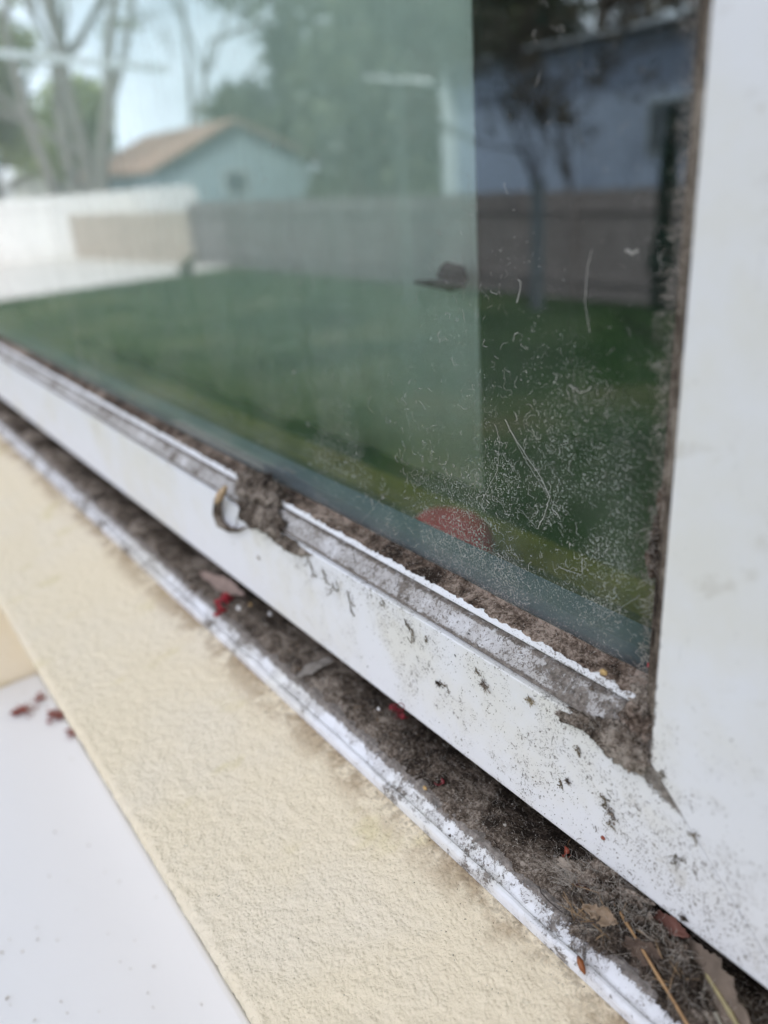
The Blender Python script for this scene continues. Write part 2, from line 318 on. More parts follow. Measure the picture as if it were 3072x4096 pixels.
# stucco ledge, rough hand-trowelled surface
def ledge():
    prof = [(.1700, .2268), (.1420, .2267), (.1297, .2268)]
    for k in range(1, 74): t = k/73; prof.append((.1297 + (.0525-.1297)*t, .2268 + (.2392-.2268)*t))
    for k in range(1, 9):
        g = math.radians(80)*k/8; prof.append((.0525 - .0038*math.sin(g), .2430 - .0038*math.cos(g)))
    for k in range(1, 9): prof.append((.0487 + .0004*k, .2425 + .0115*k/8))
    for k in range(1, 14): prof.append((.052 + .0012*k, .2545 + .001*k))
    prof += [(.0695, .275), (.0695, .30)]
    av = list(np.arange(-.03, .64, .0012)) + list(np.arange(.65, 1.63, .012)); prof = np.array(prof)
    tan = np.gradient(prof, axis=0); nr = np.stack([tan[:, 1], -tan[:, 0]], 1); nr /= np.linalg.norm(nr, axis=1)[:, None]
    nr = -nr if nr[20, 1] > 0 else nr    # out of the wall: up means d decreasing
    verts = []
    for ai in av:
        wob = noise.noise(Vector((ai*9, 0, 3)))*.0012
        for j, (n, d) in enumerate(prof):
            p = Vector((ai, n, d))
            h = .75*noise.noise(p*480) + .75*noise.noise(p*270 + Vector((5, 5, 5))) + .4*noise.noise(p*18)
            h = h*.00060 + (wob if n < .06 else wob*(.13-n)*12 if n < .13 else 0)
            if j < 3: h = min(h, 0)
            verts.append(W(ai, n + nr[j, 0]*h, d + nr[j, 1]*h))
    m_ = len(prof); K = len(av)
    idx = np.arange((K-1)*m_).reshape(K-1, m_)[:, :-1].ravel()
    return verts, np.stack([idx, idx+1, idx+m_+1, idx+m_], 1)
v, f = ledge(); fixn(obj('window_ledge', v, f, STUCCO, house, smooth=True))
# low cream pier against the wall, past the end of the table
MB().abox(.587, .86, .015, .0690, .2535, EYE).build('pier', STUCCO, house)

# ------------------------------------------------------------------ the window
win = thing('window', 'white framed double glazed window with dusty glass above cream ledge', 'window', W(.75, .16, .2262))
miter = lambda n, d: .099 - (d - .1532)
rail_prof = [(.1502, .1532), (.1500, .1540), (.1500, .2008), (.1503, .2018), (.1510, .2026), (.1522, .2030), (.190, .2032), (.190, .1420), (.1655, .1420), (.1655, .1532)]
MB().prism([(.1503, .1532), (.1500, .1536), (.1500, .2010), (.1503, .2020), (.1511, .2028), (.1525, .2031), (.190, .2033), (.190, .1532)], 0, 1.56, endf0=miter, seg=1).build('bottom_rail', V_RAIL, win)
def stile(a_in, a_out, name):      # upright with 45 degree mitre at the foot and the head
    sgn = 1 if a_in > a_out else -1
    v = []
    for n in (.14985, .190):
        for (a, d) in ((a_in, .1532 if sgn > 0 else .1532), (a_out, .1532 + abs(a_in-a_out)), (a_out, -.60 - abs(a_in-a_out)), (a_in, -.60)): v.append(W(a, n, d))
    f = [[0, 1, 2, 3], [7, 6, 5, 4], [0, 4, 5, 1], [1, 5, 6, 2], [2, 6, 7, 3], [3, 7, 4, 0]]
    o = fixn(obj(name, v, f, V_STILE, win)); b = o.modifiers.new('bevel', 'BEVEL'); b.width = .0008; b.segments = 3; return o
stile(.0992, .0492, 'stile'); stile(1.50, 1.56, 'stile')
MB().abox(.0492, 1.56, .15, .19, -.6, -.66).build('top_rail', V_STILE, win)
jm = MB(); jm.abox(.0488, -.028, .156, .20, -.658, .226); jm.abox(1.5605, 1.618, .156, .20, -.658, .226); jm.build('jamb', V_STILE, win)
bead_prof = [(.1654, .1415), (.1607, .1422), (.1599, .1419), (.1591, .1421), (.1583, .1430), (.1576, .1440), (.1577, .1444), (.1592, .1449), (.1590, .1456), (.1573, .1461), (.1545, .1490), (.1520, .1516), (.1516, .1523), (.1521, .1529), (.1534, .15295), (.1654, .15295)]
MB().prism(bead_prof, .1002, 1.50).build('glazing_bead', V_BEAD, win)
def upright_bead(a0, sg, name):
    prof = [(a0 + sg*.0125, .1653), (a0 + sg*.0110, .1635), (a0 + sg*.0085, .1600), (a0 + sg*.0080, .1590), (a0 + sg*.0065, .1580), (a0 + sg*.0005, .1515), (a0 - sg*.0, .1530), (a0, .1653)]
    v = [W(a, n, d) for d in (.1413, -.60) for (a, n) in prof]; m_ = len(prof)
    f = [[i, (i+1) % m_, m_+(i+1) % m_, m_+i] for i in range(m_)] + [list(range(m_))[::-1], list(range(m_, 2*m_))]
    return fixn(obj(name, v, f, DIRTM if sg > 0 else V_BEAD, win))
upright_bead(.0995, 1, 'glazing_bead'); upright_bead(1.50, -1, 'glazing_bead')
tr_prof = [(.1740, .2034), (.1740, .2215), (.1520, .2220), (.1495, .2180), (.1385, .2182), (.1345, .2213), (.1332, .2226), (.1326, .2226), (.1318, .2219), (.1309, .2221), (.1301, .2229), (.1298, .2240), (.1298, .2266), (.185, .2266), (.185, .2034)]
def track():
    K = 500; av = np.linspace(-.025, 1.56, K); v = []
    for a in av:
        for j, (n, d) in enumerate(tr_prof):
            h = (noise.noise(Vector((a*45, j*.6, 1)))*.0006 + noise.noise(Vector((a*160, j*.9, 4)))*.0003) if 4 <= j <= 11 else 0
            v.append(W(a, n, d - h))
    m_ = len(tr_prof); f = [[k*m_+i, k*m_+(i+1) % m_, (k+1)*m_+(i+1) % m_, (k+1)*m_+i] for k in range(K-1) for i in range(m_)]
    return v, f
v, f = track(); fixn(obj('sill_track', v, f, V_TRACK, win))
gp = MB().abox(.099, 1.503, .1655, .1685, -.603, .1418).build('glass_pane', GLASS_OUT, win)
gi = MB().abox(.099, 1.503, .1805, .1835, -.603, .1418).build('glass_pane', GLASS_IN, win)
s = MB(); s.abox(.099, 1.503, .1690, .1800, .1345, .1418); s.abox(.099, .1065, .1690, .1800, -.603, .1343); s.abox(1.496, 1.503, .1690, .1800, -.603, .1343); s.build('spacer', plain('spacer_metal', (.10, .13, .16), .5, .1), win)
s = MB(); s.abox(-.028, 1.618, .191, .262, .2070, .232); s.abox(.098, 1.52, .1838, .190, .1420, .2032); s.build('inner_frame', V_IN, win)
s = MB(); s.abox(-.028, 1.618, .2622, .2840, .2075, .236); s.build('inner_sill', plain('dark_sill', (.13, .10, .045), .6, .3, 40), win)
s = MB(); s.abox(-.2, 1.80, .2842, .3130, .2072, .236); s.build('sill_nosing', plain('ochre_sill', (.30, .21, .04), .6, .2, 40), win)

# ------------------------------------------------------------------ inside the room
def curtain():
    v = []; K = 160; a0, a1 = .347, 1.7
    for side in (0, .0015):
        for k in range(K+1):
            a = a0 + (a1-a0)*k/K; n = .318 + .0025*math.sin(k*.55) + .001*math.sin(k*1.3+1) + side
            if k == 0: n = .318 + side
            for d in (-.75, .195): v.append(W(a, n, d))
    f = [[2*k, 2*k+1, 2*k+3, 2*k+2] for k in range(K)]; o_ = 2*(K+1); f += [[o_+2*k, o_+2*k+2, o_+2*k+3, o_+2*k+1] for k in range(K)]
    f += [[0, o_, o_+1, 1], [2*K, 2*K+1, o_+2*K+1, o_+2*K]] + [[2*k, 2*k+2, o_+2*k+2, o_+2*k] for k in range(K)] + [[2*k+1, o_+2*k+1, o_+2*k+3, 2*k+3] for k in range(K)]
    return v, f
v, f = curtain(); c = fixn(obj('curtain', v, f, plain('pale_curtain', (.86, .88, .86), .9, .05, 60), None, smooth=True))
tag(c, 'pale curtain hanging behind the left part of the dusty glass', 'curtain')
cl0 = Vector(W(.353, .303, .0625)); bmb = MB()
bmb.tube([Vector(W(.390, .306, .0660)), Vector(W(.372, .304, .0655)), Vector(W(.352, .302, .0650)), Vector(W(.341, .302, .0640))], [.0008, .0022, .0032, .0018], 8)
bmb.tube([Vector(W(.364, .304, .0610)), Vector(W(.354, .302, .0570)), Vector(W(.344, .302, .0580)), Vector(W(.339, .303, .0620))], [.0015, .0050, .0048, .0012], 8)
tag(bmb.build('dark_clip', plain('dark_clip', (.035, .028, .025), .8, .3, 200), smooth=True), 'dark brown clip like lump against curtain edge behind the glass', 'clip')
def lathe(mb, base, prof, sides=28, sx=1, sy=1):
    v = []
    for r, z in prof:
        for k in range(sides): g = 2*math.pi*k/sides; v.append((base[0]+r*math.cos(g)*sx, base[1]+r*math.sin(g)*sy, base[2]+z))
    m_ = len(prof); f = [[i*sides+k, i*sides+(k+1) % sides, (i+1)*sides+(k+1) % sides, (i+1)*sides+k] for i in range(m_-1) for k in range(sides)]
    f += [list(range(sides))[::-1], [(m_-1)*sides+k for k in range(sides)]]; return mb.add(v, f)
r = lathe(MB(), W(.312, .262, .2069), [(.024, 0), (.0275, .004), (.0280, .010), (.0262, .016), (.021, .021), (.012, .0240), (.002, .025)], sy=.75).build('plastic_lid', plain('red_plastic', (.85, .008, .045), .45, .1), smooth=True)
tag(r, 'red rounded lid lying on the inner sill behind the glass', 'lid')

# ------------------------------------------------------------------ white table below the ledge
tb = thing('low_wall', 'white low wall with flat pitted top just below the cream ledge', 'low wall', W(.0, .0, EYE-.03))
s = MB(); s.abox(-.75, .585, -.075, .0692, .340, .375); t_ = s.build('coping', TABLE, tb); b = t_.modifiers.new('bevel', 'BEVEL'); b.width = .004; b.segments = 3
MB().abox(-.74, .575, -.06, .0688, .3752, EYE).build('wall', TABLE, tb)

# ------------------------------------------------------------------ surfaces seen from the camera, for laying debris on them
SURF = [(.1655, -.6), (.1655, .1415), (.1607, .1422), (.1599, .1419), (.1583, .1430), (.1577, .1441), (.1574, .1462), (.1516, .1523), (.1500, .1536), (.1500, .2025), (.1580, .2168), (.1385, .2182), (.1332, .2226), (.1318, .2219), (.1298, .2240), (.1297, .2268), (.0525, .2392), (.0487, .2425)]
def on(an, r, lift=0.0, ):
    """point of the window/ledge surface in the direction (a/n, d/n)"""
    for (n0, d0), (n1, d1) in zip(SURF[:-1], SURF[1:]):
        f0, f1 = d0 - r*n0, d1 - r*n1
        if f0 <= 0 <= f1 and f1 != f0:
            t = -f0/(f1-f0); n = n0 + (n1-n0)*t; d = d0 + (d1-d0)*t
            k = 1 - lift/max(n, .05)/1.3; return Vector(W(an*n*k, n*k, d*k))
    return Vector(W(an*.15, .15, r*.15))
def ratio(X, Y):       # photograph coordinates -> directions, used only to look up where debris lies on the surfaces
    v = Vector(((X-1536)/3150.99, (Y-2048)/3150.99, 1)); n = v.dot(Vector(N_)); return v.dot(Vector(A_))/n, v.dot(Vector(D_))/n
def at(X, Y, lift=0.0): return on(*ratio(X, Y), lift)

def height_strip(name, av, rows, thick, mat, label=None):
    """rows: function j-> base (n,d) list; thick(a,n,j) -> height above base"""
    v = []; m_ = len(rows)
    for a in av:
        for j, (n, d) in enumerate(rows):
            t = thick(a, n, d, j); v.append(W(a, n - .45*t, d - .85*t))
    K = len(av); idx = np.arange((K-1)*m_).reshape(K-1, m_)[:, :-1].ravel()
    o = fixn(obj(name, v, np.stack([idx, idx+1, idx+m_+1, idx+m_], 1), mat, None, smooth=True))
    return o
def fbm(p, s): return .5*noise.noise(p*s) + .3*noise.noise(p*s*2.1) + .2*noise.noise(p*s*4.3)
def lerp_rows(pts, step):
    out = []
    for (n0, d0), (n1, d1) in zip(pts[:-1], pts[1:]):
        k = max(1, int(math.hypot(n1-n0, d1-d0)/step)); out += [(n0+(n1-n0)*i/k, d0+(d1-d0)*i/k) for i in range(k)]
    return out + [pts[-1]]
# dirt heaped in the sill track
trk_rows = lerp_rows([(.1730, .2190), (.1600, .2180), (.1495, .2180), (.1385, .2182), (.1345, .2213), (.1330, .2226)], .0009)
def trk_thick(a, n, d, j):
    p = Vector((a, n, d)); e = (n-.1398) + .0035*fbm(p, 55) + .0022*fbm(p + Vector((3, 3, 3)), 190)
    t = max(-.0012, min(.0022, e*.55)) + .0011*fbm(p, 130)*2 + .0006*noise.noise(p*520)
    if n > .152: t -= (n-.152)*(.35 + 1.0*max(0, noise.noise(Vector((a*30, 5, 5)))))
    return t
av = np.concatenate([np.arange(.045, .42, .0009), np.arange(.42, 1.35, .003)])
d1 = height_strip('sill_dust', av, trk_rows, trk_thick, DIRTM); tag(d1, 'grey brown dust and dirt heaped along the gap under the bottom rail', 'dirt', kind='stuff')
# dust drift between glass and bead ridge
bd_rows = lerp_rows([(.1650, .1385), (.1649, .1410), (.1605, .1420), (.1590, .1420), (.1580, .1434)], .0006)
def bd_thick(a, n, d, j):
    p = Vector((a, n, d)); e = (n-.1590) + .0008*fbm(p, 60) + .0008*fbm(p, 220)
    t = max(-.0005, min(.0008, e*.45)) + .0003*fbm(p, 150) + .0003*noise.noise(p*600)
    if a > .35: t -= .0002
    if d < .1412: t = -.0005 + (d-.1385)*.45 + .0012*fbm(p, 90) + .0004*noise.noise(p*500)
    return t
d2 = height_strip('bead_dust', np.concatenate([np.arange(.1005, .45, .0008), np.arange(.45, 1.35, .003)]), bd_rows, bd_thick, DUSTM)
tag(d2, 'brown dust drift lying between glass and bead along the window foot', 'dust', kind='stuff')

# ---- lumps of lint and dirt
def lump(name, centre, rad, mat, seed, squash=(1, 1, 1), amp=.45, rot=None, sub=5, parent=None):
    bm = bmesh.new(); bmesh.ops.create_icosphere(bm, subdivisions=sub, radius=1)
    M = rot or Matrix.Identity(3)
    for v in bm.verts:
        p = v.co.copy(); q = p*1.7 + Vector((seed*3.1, seed, 0))
        k = 1 + amp*(fbm(q, 1.0)*1.6 + .35*noise.noise(q*6) + .22*noise.noise(q*14))
        v.co = M @ Vector((p.x*squash[0]*k*rad, p.y*squash[1]*k*rad, p.z*squash[2]*k*rad)) + centre
    vv = [tuple(v.co) for v in bm.verts]; ff = [[x.index for x in f.verts] for f in bm.faces]; bm.free()
    return obj(name, vv, ff, mat, parent, smooth=True)
def fibres(points, cnt, length, r, spread=1.0, curl=.6, bias=Vector((0, -.5, .5))):
    mb = MB()
    for _ in range(cnt):
        p = Vector(random.choice(points)); L_ = length*random.uniform(.4, 1.3)
        p = p + Vector([random.gauss(0, spread*.0006) for _ in range(3)])
        dr = (Vector([random.gauss(0, 1) for _ in range(3)]) + bias).normalized(); pts = [p]
        for k in range(5):
            dr = (dr + Vector([random.gauss(0, curl*.5) for _ in range(3)])).normalized(); p = p + dr*L_/5; pts.append(p)
        mb.tube(pts, r*random.uniform(.6, 1.2), 3, cap=False)
    return mb
def bar_rot(p, q, nrm=Vector((0, -.7, .7))):
    x = (q-p).normalized(); z = (nrm - x*nrm.dot(x)).normalized(); y = z.cross(x); return Matrix((x, y, z)).transposed()
def long_lump(name, P0, P1, wid, thick, mat, seed, amp=.4, sub=5, parent=None, nrm=Vector((0, -.8, .6))):
    L_ = (P1-P0).length/2; return lump(name, (P0+P1)/2, 1, mat, seed, (L_, wid, thick), amp, bar_rot(P0, P1, nrm), sub, parent)

pts_surf = lambda o, k: [tuple(Vector(o.data.vertices[random.randrange(len(o.data.vertices))].co) + o.matrix_world.translation) for _ in range(k)]
def fuzzy(o, cnt, length=.003, r=.00006, mat=None, name='fibres'):
    bpy.context.view_layer.update()
    return fibres(pts_surf(o, 400), cnt, length, r).build(name, mat or FIB_L, o)

# clump draped over the bead
cl = thing('lint_clump', 'large brown lint clump draped across the white bead, left of centre', 'lint clump', at(1050, 2010))
p1 = long_lump('clump_body', at(960, 1925, .001), at(1120, 2010, .001), .0085, .0042, DIRTM, 1, .42, 5, cl)
p2 = long_lump('clump_body', at(960, 2000, .001), at(1130, 2120, .001), .0065, .0030, DIRTM, 5, .5, 5, cl)
p3 = long_lump('clump_tail', at(1070, 2130, .0008), at(1230, 2215, .0006), .0028, .0013, DIRTM, 9, .5, 4, cl)
for q, k in ((p1, 260), (p2, 220), (p3, 120)):
    bpy.context.view_layer.update(); P_ = [tuple(Vector(v.co) + q.matrix_world.translation) for v in q.data.vertices]
    fibres(P_, k, .0032, .00007).build('fibre_fuzz', FIB_L if k != 220 else FIB_D, q)
# curled strip hanging from the clump
cu = [at(x, y, l) for x, y, l in ((900, 1960, .006), (872, 2005, .005), (868, 2050, .004), (882, 2095, .003), (915, 2118, .003), (955, 2122, .002), (985, 2108, .002))]
hk = MB().tube(cu, [.0014, .0024, .0026, .0024, .0016, .0009, .0004], 7); hk.tube([at(935, 2118, .003), at(950, 2095, .003), at(946, 2070, .003)], .0003, 5)
h_ = hk.build('curled_leaf_strip', DIRTM, smooth=True); tag(h_, 'dark curled leaf strip hooked below the large lint clump', 'dry leaf')
bt = MB().tube([at(905, 1945, .008), at(878, 1985, .008), at(860, 2020, .006)], [.0012, .0022, .0006], 6).build('leaf_tip', plain('tan_leaf', (.50, .36, .22), .8, .2, 400), cl, smooth=True)

# corner heap
ch = thing('corner_dirt', 'dark dirt heap in the corner where bead meets right stile', 'dirt heap', at(2480, 2980))
for k, (x0, y0, x1, y1, wd, th) in enumerate([(2230, 2850, 2400, 2910, .0022, .0010), (2360, 2900, 2560, 3010, .0042, .0014), (2440, 2940, 2590, 3060, .0048, .0016), (2500, 2830, 2590, 2960, .0048, .0014), (2540, 2760, 2610, 2860, .0040, .0013)]):
    q = long_lump('dirt_body', at(x0, y0, .0003), at(x1, y1, .0003), wd, th, DIRTM if k != 3 else DUSTM, 20+k, .55, 5, ch)
    bpy.context.view_layer.update(); P_ = [tuple(Vector(v.co) + q.matrix_world.translation) for v in q.data.vertices]
    fibres(P_, 110, .0022, .00005).build('fibre_fuzz', FIB_L, q)
# web lump up the stile edge
sw = MB()
edge = []
for k in range(46):
    d = -.06 + .198*k/45; edge.append(Vector(W(.1115 + random.uniform(-.0015, .0012), .1645, d)))
sm = fibres([tuple(p) for p in edge], 1500, .0030, .00005, 2.0); swb = sm.build('cobweb', FIB_L); tag(swb, 'grey fuzzy cobweb strip along inner edge of the right stile', 'cobweb', kind='stuff')
for k, (x, y, wd) in enumerate([(2640, 2130, .0022), (2630, 2230, .0030), (2655, 2010, .0016)]):
    q = long_lump('web_tuft', at(x, y-70, .0008), at(x-5, y+80, .0008), wd, .0007, DUSTM, 40+k, .5, 4)
    tag(q, ['middle sized grey dust tuft clinging to the glass edge beside the stile, between two others', 'widest grey dust tuft on the glass edge beside the stile, lowest of three', 'slim grey dust tuft on the glass edge beside the stile, highest of three'][k], 'dust tuft', 'dust tufts along the stile')

# ---- the big lint nest, lower right
nest = thing('lint_nest', 'large fuzzy lint nest with cocoons in the gap at lower right', 'lint nest', at(2420, 3650))
def fuzzq(q, cnt, length, mat, r=.00006):
    bpy.context.view_layer.update(); P_ = [tuple(Vector(v.co) + q.matrix_world.translation) for v in q.data.vertices]
    fibres(P_, cnt, length, r, 1.0, .9).build('fibre_fuzz', mat, q)
for k, (x0, y0, x1, y1, wd, th, mt, lf) in enumerate([
    (2290, 3470, 2540, 3560, .0050, .0040, LINTM, .003), (2290, 3560, 2380, 3690, .0042, .0042, LINTM, .003), (2440, 3580, 2640, 3760, .0052, .0044, DIRTM, .003),
    (2300, 3700, 2480, 3750, .0032, .0034, LINTM, .002), (2560, 3700, 2760, 3900, .0062, .0044, LINTM, .003), (2640, 3870, 2820, 4060, .0055, .0044, DIRTM, .003), (2780, 3980, 2960, 4150, .0060, .0036, LINTM, .002)]):
    q = long_lump('nest_body', at(x0, y0+14, lf), at(x1, y1+14, lf), wd*.92, th, mt, 60+k, .85, 5, nest)
    fuzzq(q, 420, .0050, FIB_L if k % 2 == 0 else FIB_D)
vp = [tuple(at(random.uniform(2290, 2760), 0, 0)) for _ in range(0)]
for (x, y) in [(2300, 3500), (2380, 3490), (2460, 3520), (2330, 3600), (2420, 3620), (2500, 3600), (2560, 3690), (2350, 3700), (2620, 3780), (2700, 3860), (2440, 3700), (2740, 3960)]:
    vp += [tuple(at(x + random.gauss(0, 14), y + random.gauss(0, 14), random.uniform(.002, .006))) for _ in range(8)]
fibres(vp, 900, .0085, .00005, 1.5, .8).build('web_veil', FIB_L, nest)
co = long_lump('cocoon', at(2310, 3665, .004), at(2400, 3655, .004), .0024, .0022, LINTM, 80, .25, 4, nest); fuzzq(co, 120, .003, FIB_L)

# fibres over the whole track dirt
bpy.context.view_layer.update()
vv = [Vector(v.co) + d1.matrix_world.translation for v in d1.data.vertices]
cand = [tuple(p) for p in vv if -.75 < p.x < -.05 and .139 < p.y < .160]
fb = fibres(cand, 4200, .0022, .00005).build('lint_fibres', FIB_L); tag(fb, 'loose pale lint fibres over the dirt in the gap', 'lint', kind='stuff')
fb = fibres(cand, 2200, .0026, .00006).build('lint_fibres', FIB_D); tag(fb, 'loose dark lint fibres over the dirt in the gap', 'lint', kind='stuff')
vv = [Vector(v.co) + d2.matrix_world.translation for v in d2.data.vertices]
cand = [tuple(p) for p in vv if -.6 < p.x < -.1 and p.y > .159]
fb = fibres(cand, 1900, .0014, .00004).build('dust_fibres', FIB_L); tag(fb, 'short dusty fibres along the foot of the glass', 'lint', kind='stuff')

# ---- crumbs
def crumbs(lst, name, mat, label):
    V = []; F = []
    for p, s in lst:
        k = len(V); R = [Vector([random.gauss(0, 1) for _ in range(3)]).normalized()*s*random.uniform(.5, 1.3) for _ in range(5)]
        V += [tuple(Vector(p) + r) for r in R]; F += [[k, k+1, k+2], [k, k+1, k+3], [k, k+2, k+3], [k+1, k+2, k+4], [k+1, k+3, k+4], [k+2, k+3, k+4]]
    return tag(obj(name, V, F, mat), label, 'crumbs', kind='stuff')
DARKC = plain('dark_crumb', (.15, .12, .08), .9, .4, 300)
ls = []
while len(ls) < 900:          # along the rail face
    a = .065 + abs(random.gauss(0, .12)); d = random.uniform(.153, .203)
    if random.random() > (1.0 if d < .165 else .45): continue
    g = noise.noise(Vector((a*40, d*40, 2)))
    if g < random.uniform(-.2, .35): continue
    if a < .099 - (d-.1532) - .02: continue
    ls.append((W(a, .1499, d), random.uniform(.00008, .00032)))
for _ in range(450): a = .1 + abs(random.gauss(0, .15)); t = random.random(); ls.append((W(a, .1574-.0058*t, .1462+.0061*t), random.uniform(.00010, .00035)))
for _ in range(350): a = .05 + abs(random.gauss(0, .15)); t = random.random()**2; ls.append((W(a, .1290-.03*t, .2266+.0048*t), random.uniform(.00010, .00035)))
crumbs(ls, 'dark_crumbs', DARKC, 'dark dirt crumbs scattered over rail, bead and ledge')
ls = [(Vector(random.choice(cand)), random.uniform(.0001, .0003)) for _ in range(900)]
vv = [Vector(v.co) + d1.matrix_world.translation for v in d1.data.vertices]; cd = [p for p in vv if -.75 < p.x < -.05 and .136 < p.y < .160]
ls += [(random.choice(cd), random.uniform(.0001, .0004)) for _ in range(1500)]
crumbs(ls, 'pale_crumbs', plain('pale_crumb', (.45, .41, .36), .9, .3, 300), 'pale grit scattered over the dust in the gap')
mb = MB()
for _ in range(60):
    p = random.choice(cd); v_ = Vector((random.gauss(0, 1), random.gauss(0, .3), random.gauss(0, .5))).normalized(); L_ = random.uniform(.0015, .006)
    mb.tube([p, p + v_*L_*.5 + Vector((0, -.0003, .0004)), p + v_*L_], random.uniform(.00008, .0002), 4)
tag(mb.build('twig_bits', plain('twig_brown', (.19, .12, .065), .8, .4, 300)), 'small brown twig bits lodged in the dirt of the gap', 'twigs', kind='stuff')
ls = [(random.choice(cd), random.uniform(.0005, .0011)) for _ in range(70)]
crumbs(ls, 'pale_flakes', plain('pale_flake', (.36, .33, .29), .9, .3, 300), 'pale paint flakes and grit lodged in the dirt of the gap')
# branching dirt threads stuck on the rail face
mb = MB()
def thread(p, n_, L_, r, mb, plane='face', dirb=None):
    pts = [p]; ang = random.uniform(0, 6.28) if dirb is None else dirb
    for k in range(n_):
        ang += random.gauss(0, .42); st = L_/n_
        pts.append(pts[-1] + Vector((math.cos(ang)*st, random.gauss(0, .0001), math.sin(ang)*st)))
    mb.tube(pts, [r*random.uniform(.6, 1.3) for _ in pts], 3, cap=False); return pts
thr = []
for (x, y, L_) in [(1230, 2230, .012), (1240, 2260, .010), (1290, 2280, .013), (1330, 2330, .016), (1390, 2370, .010), (1400, 2420, .010), (1250, 2290, .008), (1620, 2480, .008), (1650, 2520, .01), (1700, 2560, .006), (1530, 2400, .008), (1780, 2740, .006), (2240, 3120, .006), (2400, 3180, .005), (2420, 3210, .005), (2440, 3290, .004), (2310, 2990, .006), (2650, 3080, .005), (1905, 2680, .004), (2700, 3420, .008), (2780, 3330, .006)]:
    for k in range(2):
        pp = thread(at(x, y, .0003), 9, L_*random.uniform(.4, .75), .00015, mb, dirb=-1.0 - random.uniform(0, .6))
        for q_ in pp[::2]:
            for _ in range(5): thr.append((q_ + Vector((random.gauss(0, .0005), 0, random.gauss(0, .0005))), random.uniform(.00012, .00034)))
        if random.random() < .7: thread(random.choice(pp), 4, L_*.3, .00013, mb)
crumbs(thr, 'dirt_trail', DARKC, 'clumpy brown dirt trails running down the white rail below the groove')
t = mb.build('dirt_threads', DARKC); tag(t, 'thin brown dirt threads stuck to the white rail face', 'dirt', kind='stuff')

TAND = plain('tan_dirt', (.32, .26, .17), .9, .3, 400)
# little tufts and bits on the rail face
for k, (x, y, s_, lab) in enumerate([(1940, 2745, .0022, 'brown fuzzy tuft stuck on middle of the rail face'), (1755, 2735, .0015, 'small brown tuft left of the fuzzy tuft on the rail face'), (2120, 2800, .0016, 'tan dirt blob on the rail just below the bead groove'),
                                (2445, 3255, .0017, 'elongated dark bark bit on the rail face near the mitre'), (2270, 3125, .0012, 'small brown tuft on the rail face below the corner heap'), (2735, 3672, .0013, 'grey dirt spot on the lower edge of the frame, far right'),
                                (1035, 2390-160, .0011, 'tan speck tuft below the large lint clump'), (2370, 2755, .0013, 'dark seed husk lying on the bead ridge near the stile')]):
    p0 = at(x, y, .0003); mb = MB(); mt = DIRTM if k not in (2, 6) else TAND; el = Vector((.6, 0, -.8)) if k == 3 else Vector((1, 0, 0))
    for q_ in range(46):
        c_ = p0 + el*random.gauss(0, s_*(.75 if k == 3 else .45)) + Vector((random.gauss(0, s_*.25), -abs(random.gauss(0, s_*.15)), random.gauss(0, s_*.3)))
        r5 = [c_ + Vector([random.gauss(0, 1) for _ in range(3)])*s_*random.uniform(.07, .2) for _ in range(4)]; mb.add(r5, [[0, 1, 2], [0, 1, 3], [0, 2, 3], [1, 2, 3]])
    for q_ in range(26):
        v_ = Vector((random.gauss(0, 1), -.3, random.gauss(0, 1))).normalized(); w_ = Vector((random.gauss(0, 1), 0, random.gauss(0, 1)))*.4
        b0 = p0 + Vector((random.gauss(0, s_*.3), 0, random.gauss(0, s_*.3))); mb.tube([b0, b0 + v_*s_*.5, b0 + (v_+w_)*s_*.95], .00006, 3, cap=False)
    tag(mb.build('dirt_tuft', mt), lab, 'dirt tuft', 'dirt tufts on the white frame')
# flies: tiny dark insects
INS = plain('insect_black', (.012, .012, .014), .4, .2, 200)
def insect(x, y, s_, rot, lab):
    s_ *= .62
    root = thing('dead_insect', lab, 'insect', at(x, y, .0006), 'dead insects on the frame'); p = Vector(root.location)
    u = Vector((math.cos(rot), -.1, math.sin(rot))).normalized()
    long_lump('insect_body', p - u*s_, p + u*s_, s_*.35, s_*.35, INS, x, .15, 3, root, Vector((0, -1, 0)))
    mb = MB()
    for k in range(6):
        v = Vector((random.gauss(0, 1), -.3, random.gauss(0, 1))).normalized(); b0 = p + u*random.uniform(-.5, .5)*s_
        mb.tube([b0, b0 + v*s_*.7 + Vector((0, -s_*.3, 0)), b0 + v*s_*1.3], s_*.05, 3)
    mb.build('insect_legs', INS, root)
insect(1471, 2667, .0007, 1.2, 'tiny black dead insect on lower left part of rail face')
insect(1820, 2622, .0008, -.5, 'black dead insect just below the groove on the rail face')
insect(1875, 2535, .0009, 0.1, 'slim black dead insect lying on the dusty bead')
insect(1362, 2120, .0007, -.1, 'tiny black insect on bead dust, left of its pair')
insect(1420, 2131, .0007, -.1, 'tiny black insect on bead dust, right of its pair')
insect(1390, 2305, .0008, .6, 'tiny black insect caught in dirt threads below the groove')
insect(1065, 2848, .0011, .8, 'lone black insect on the blurry cream ledge')

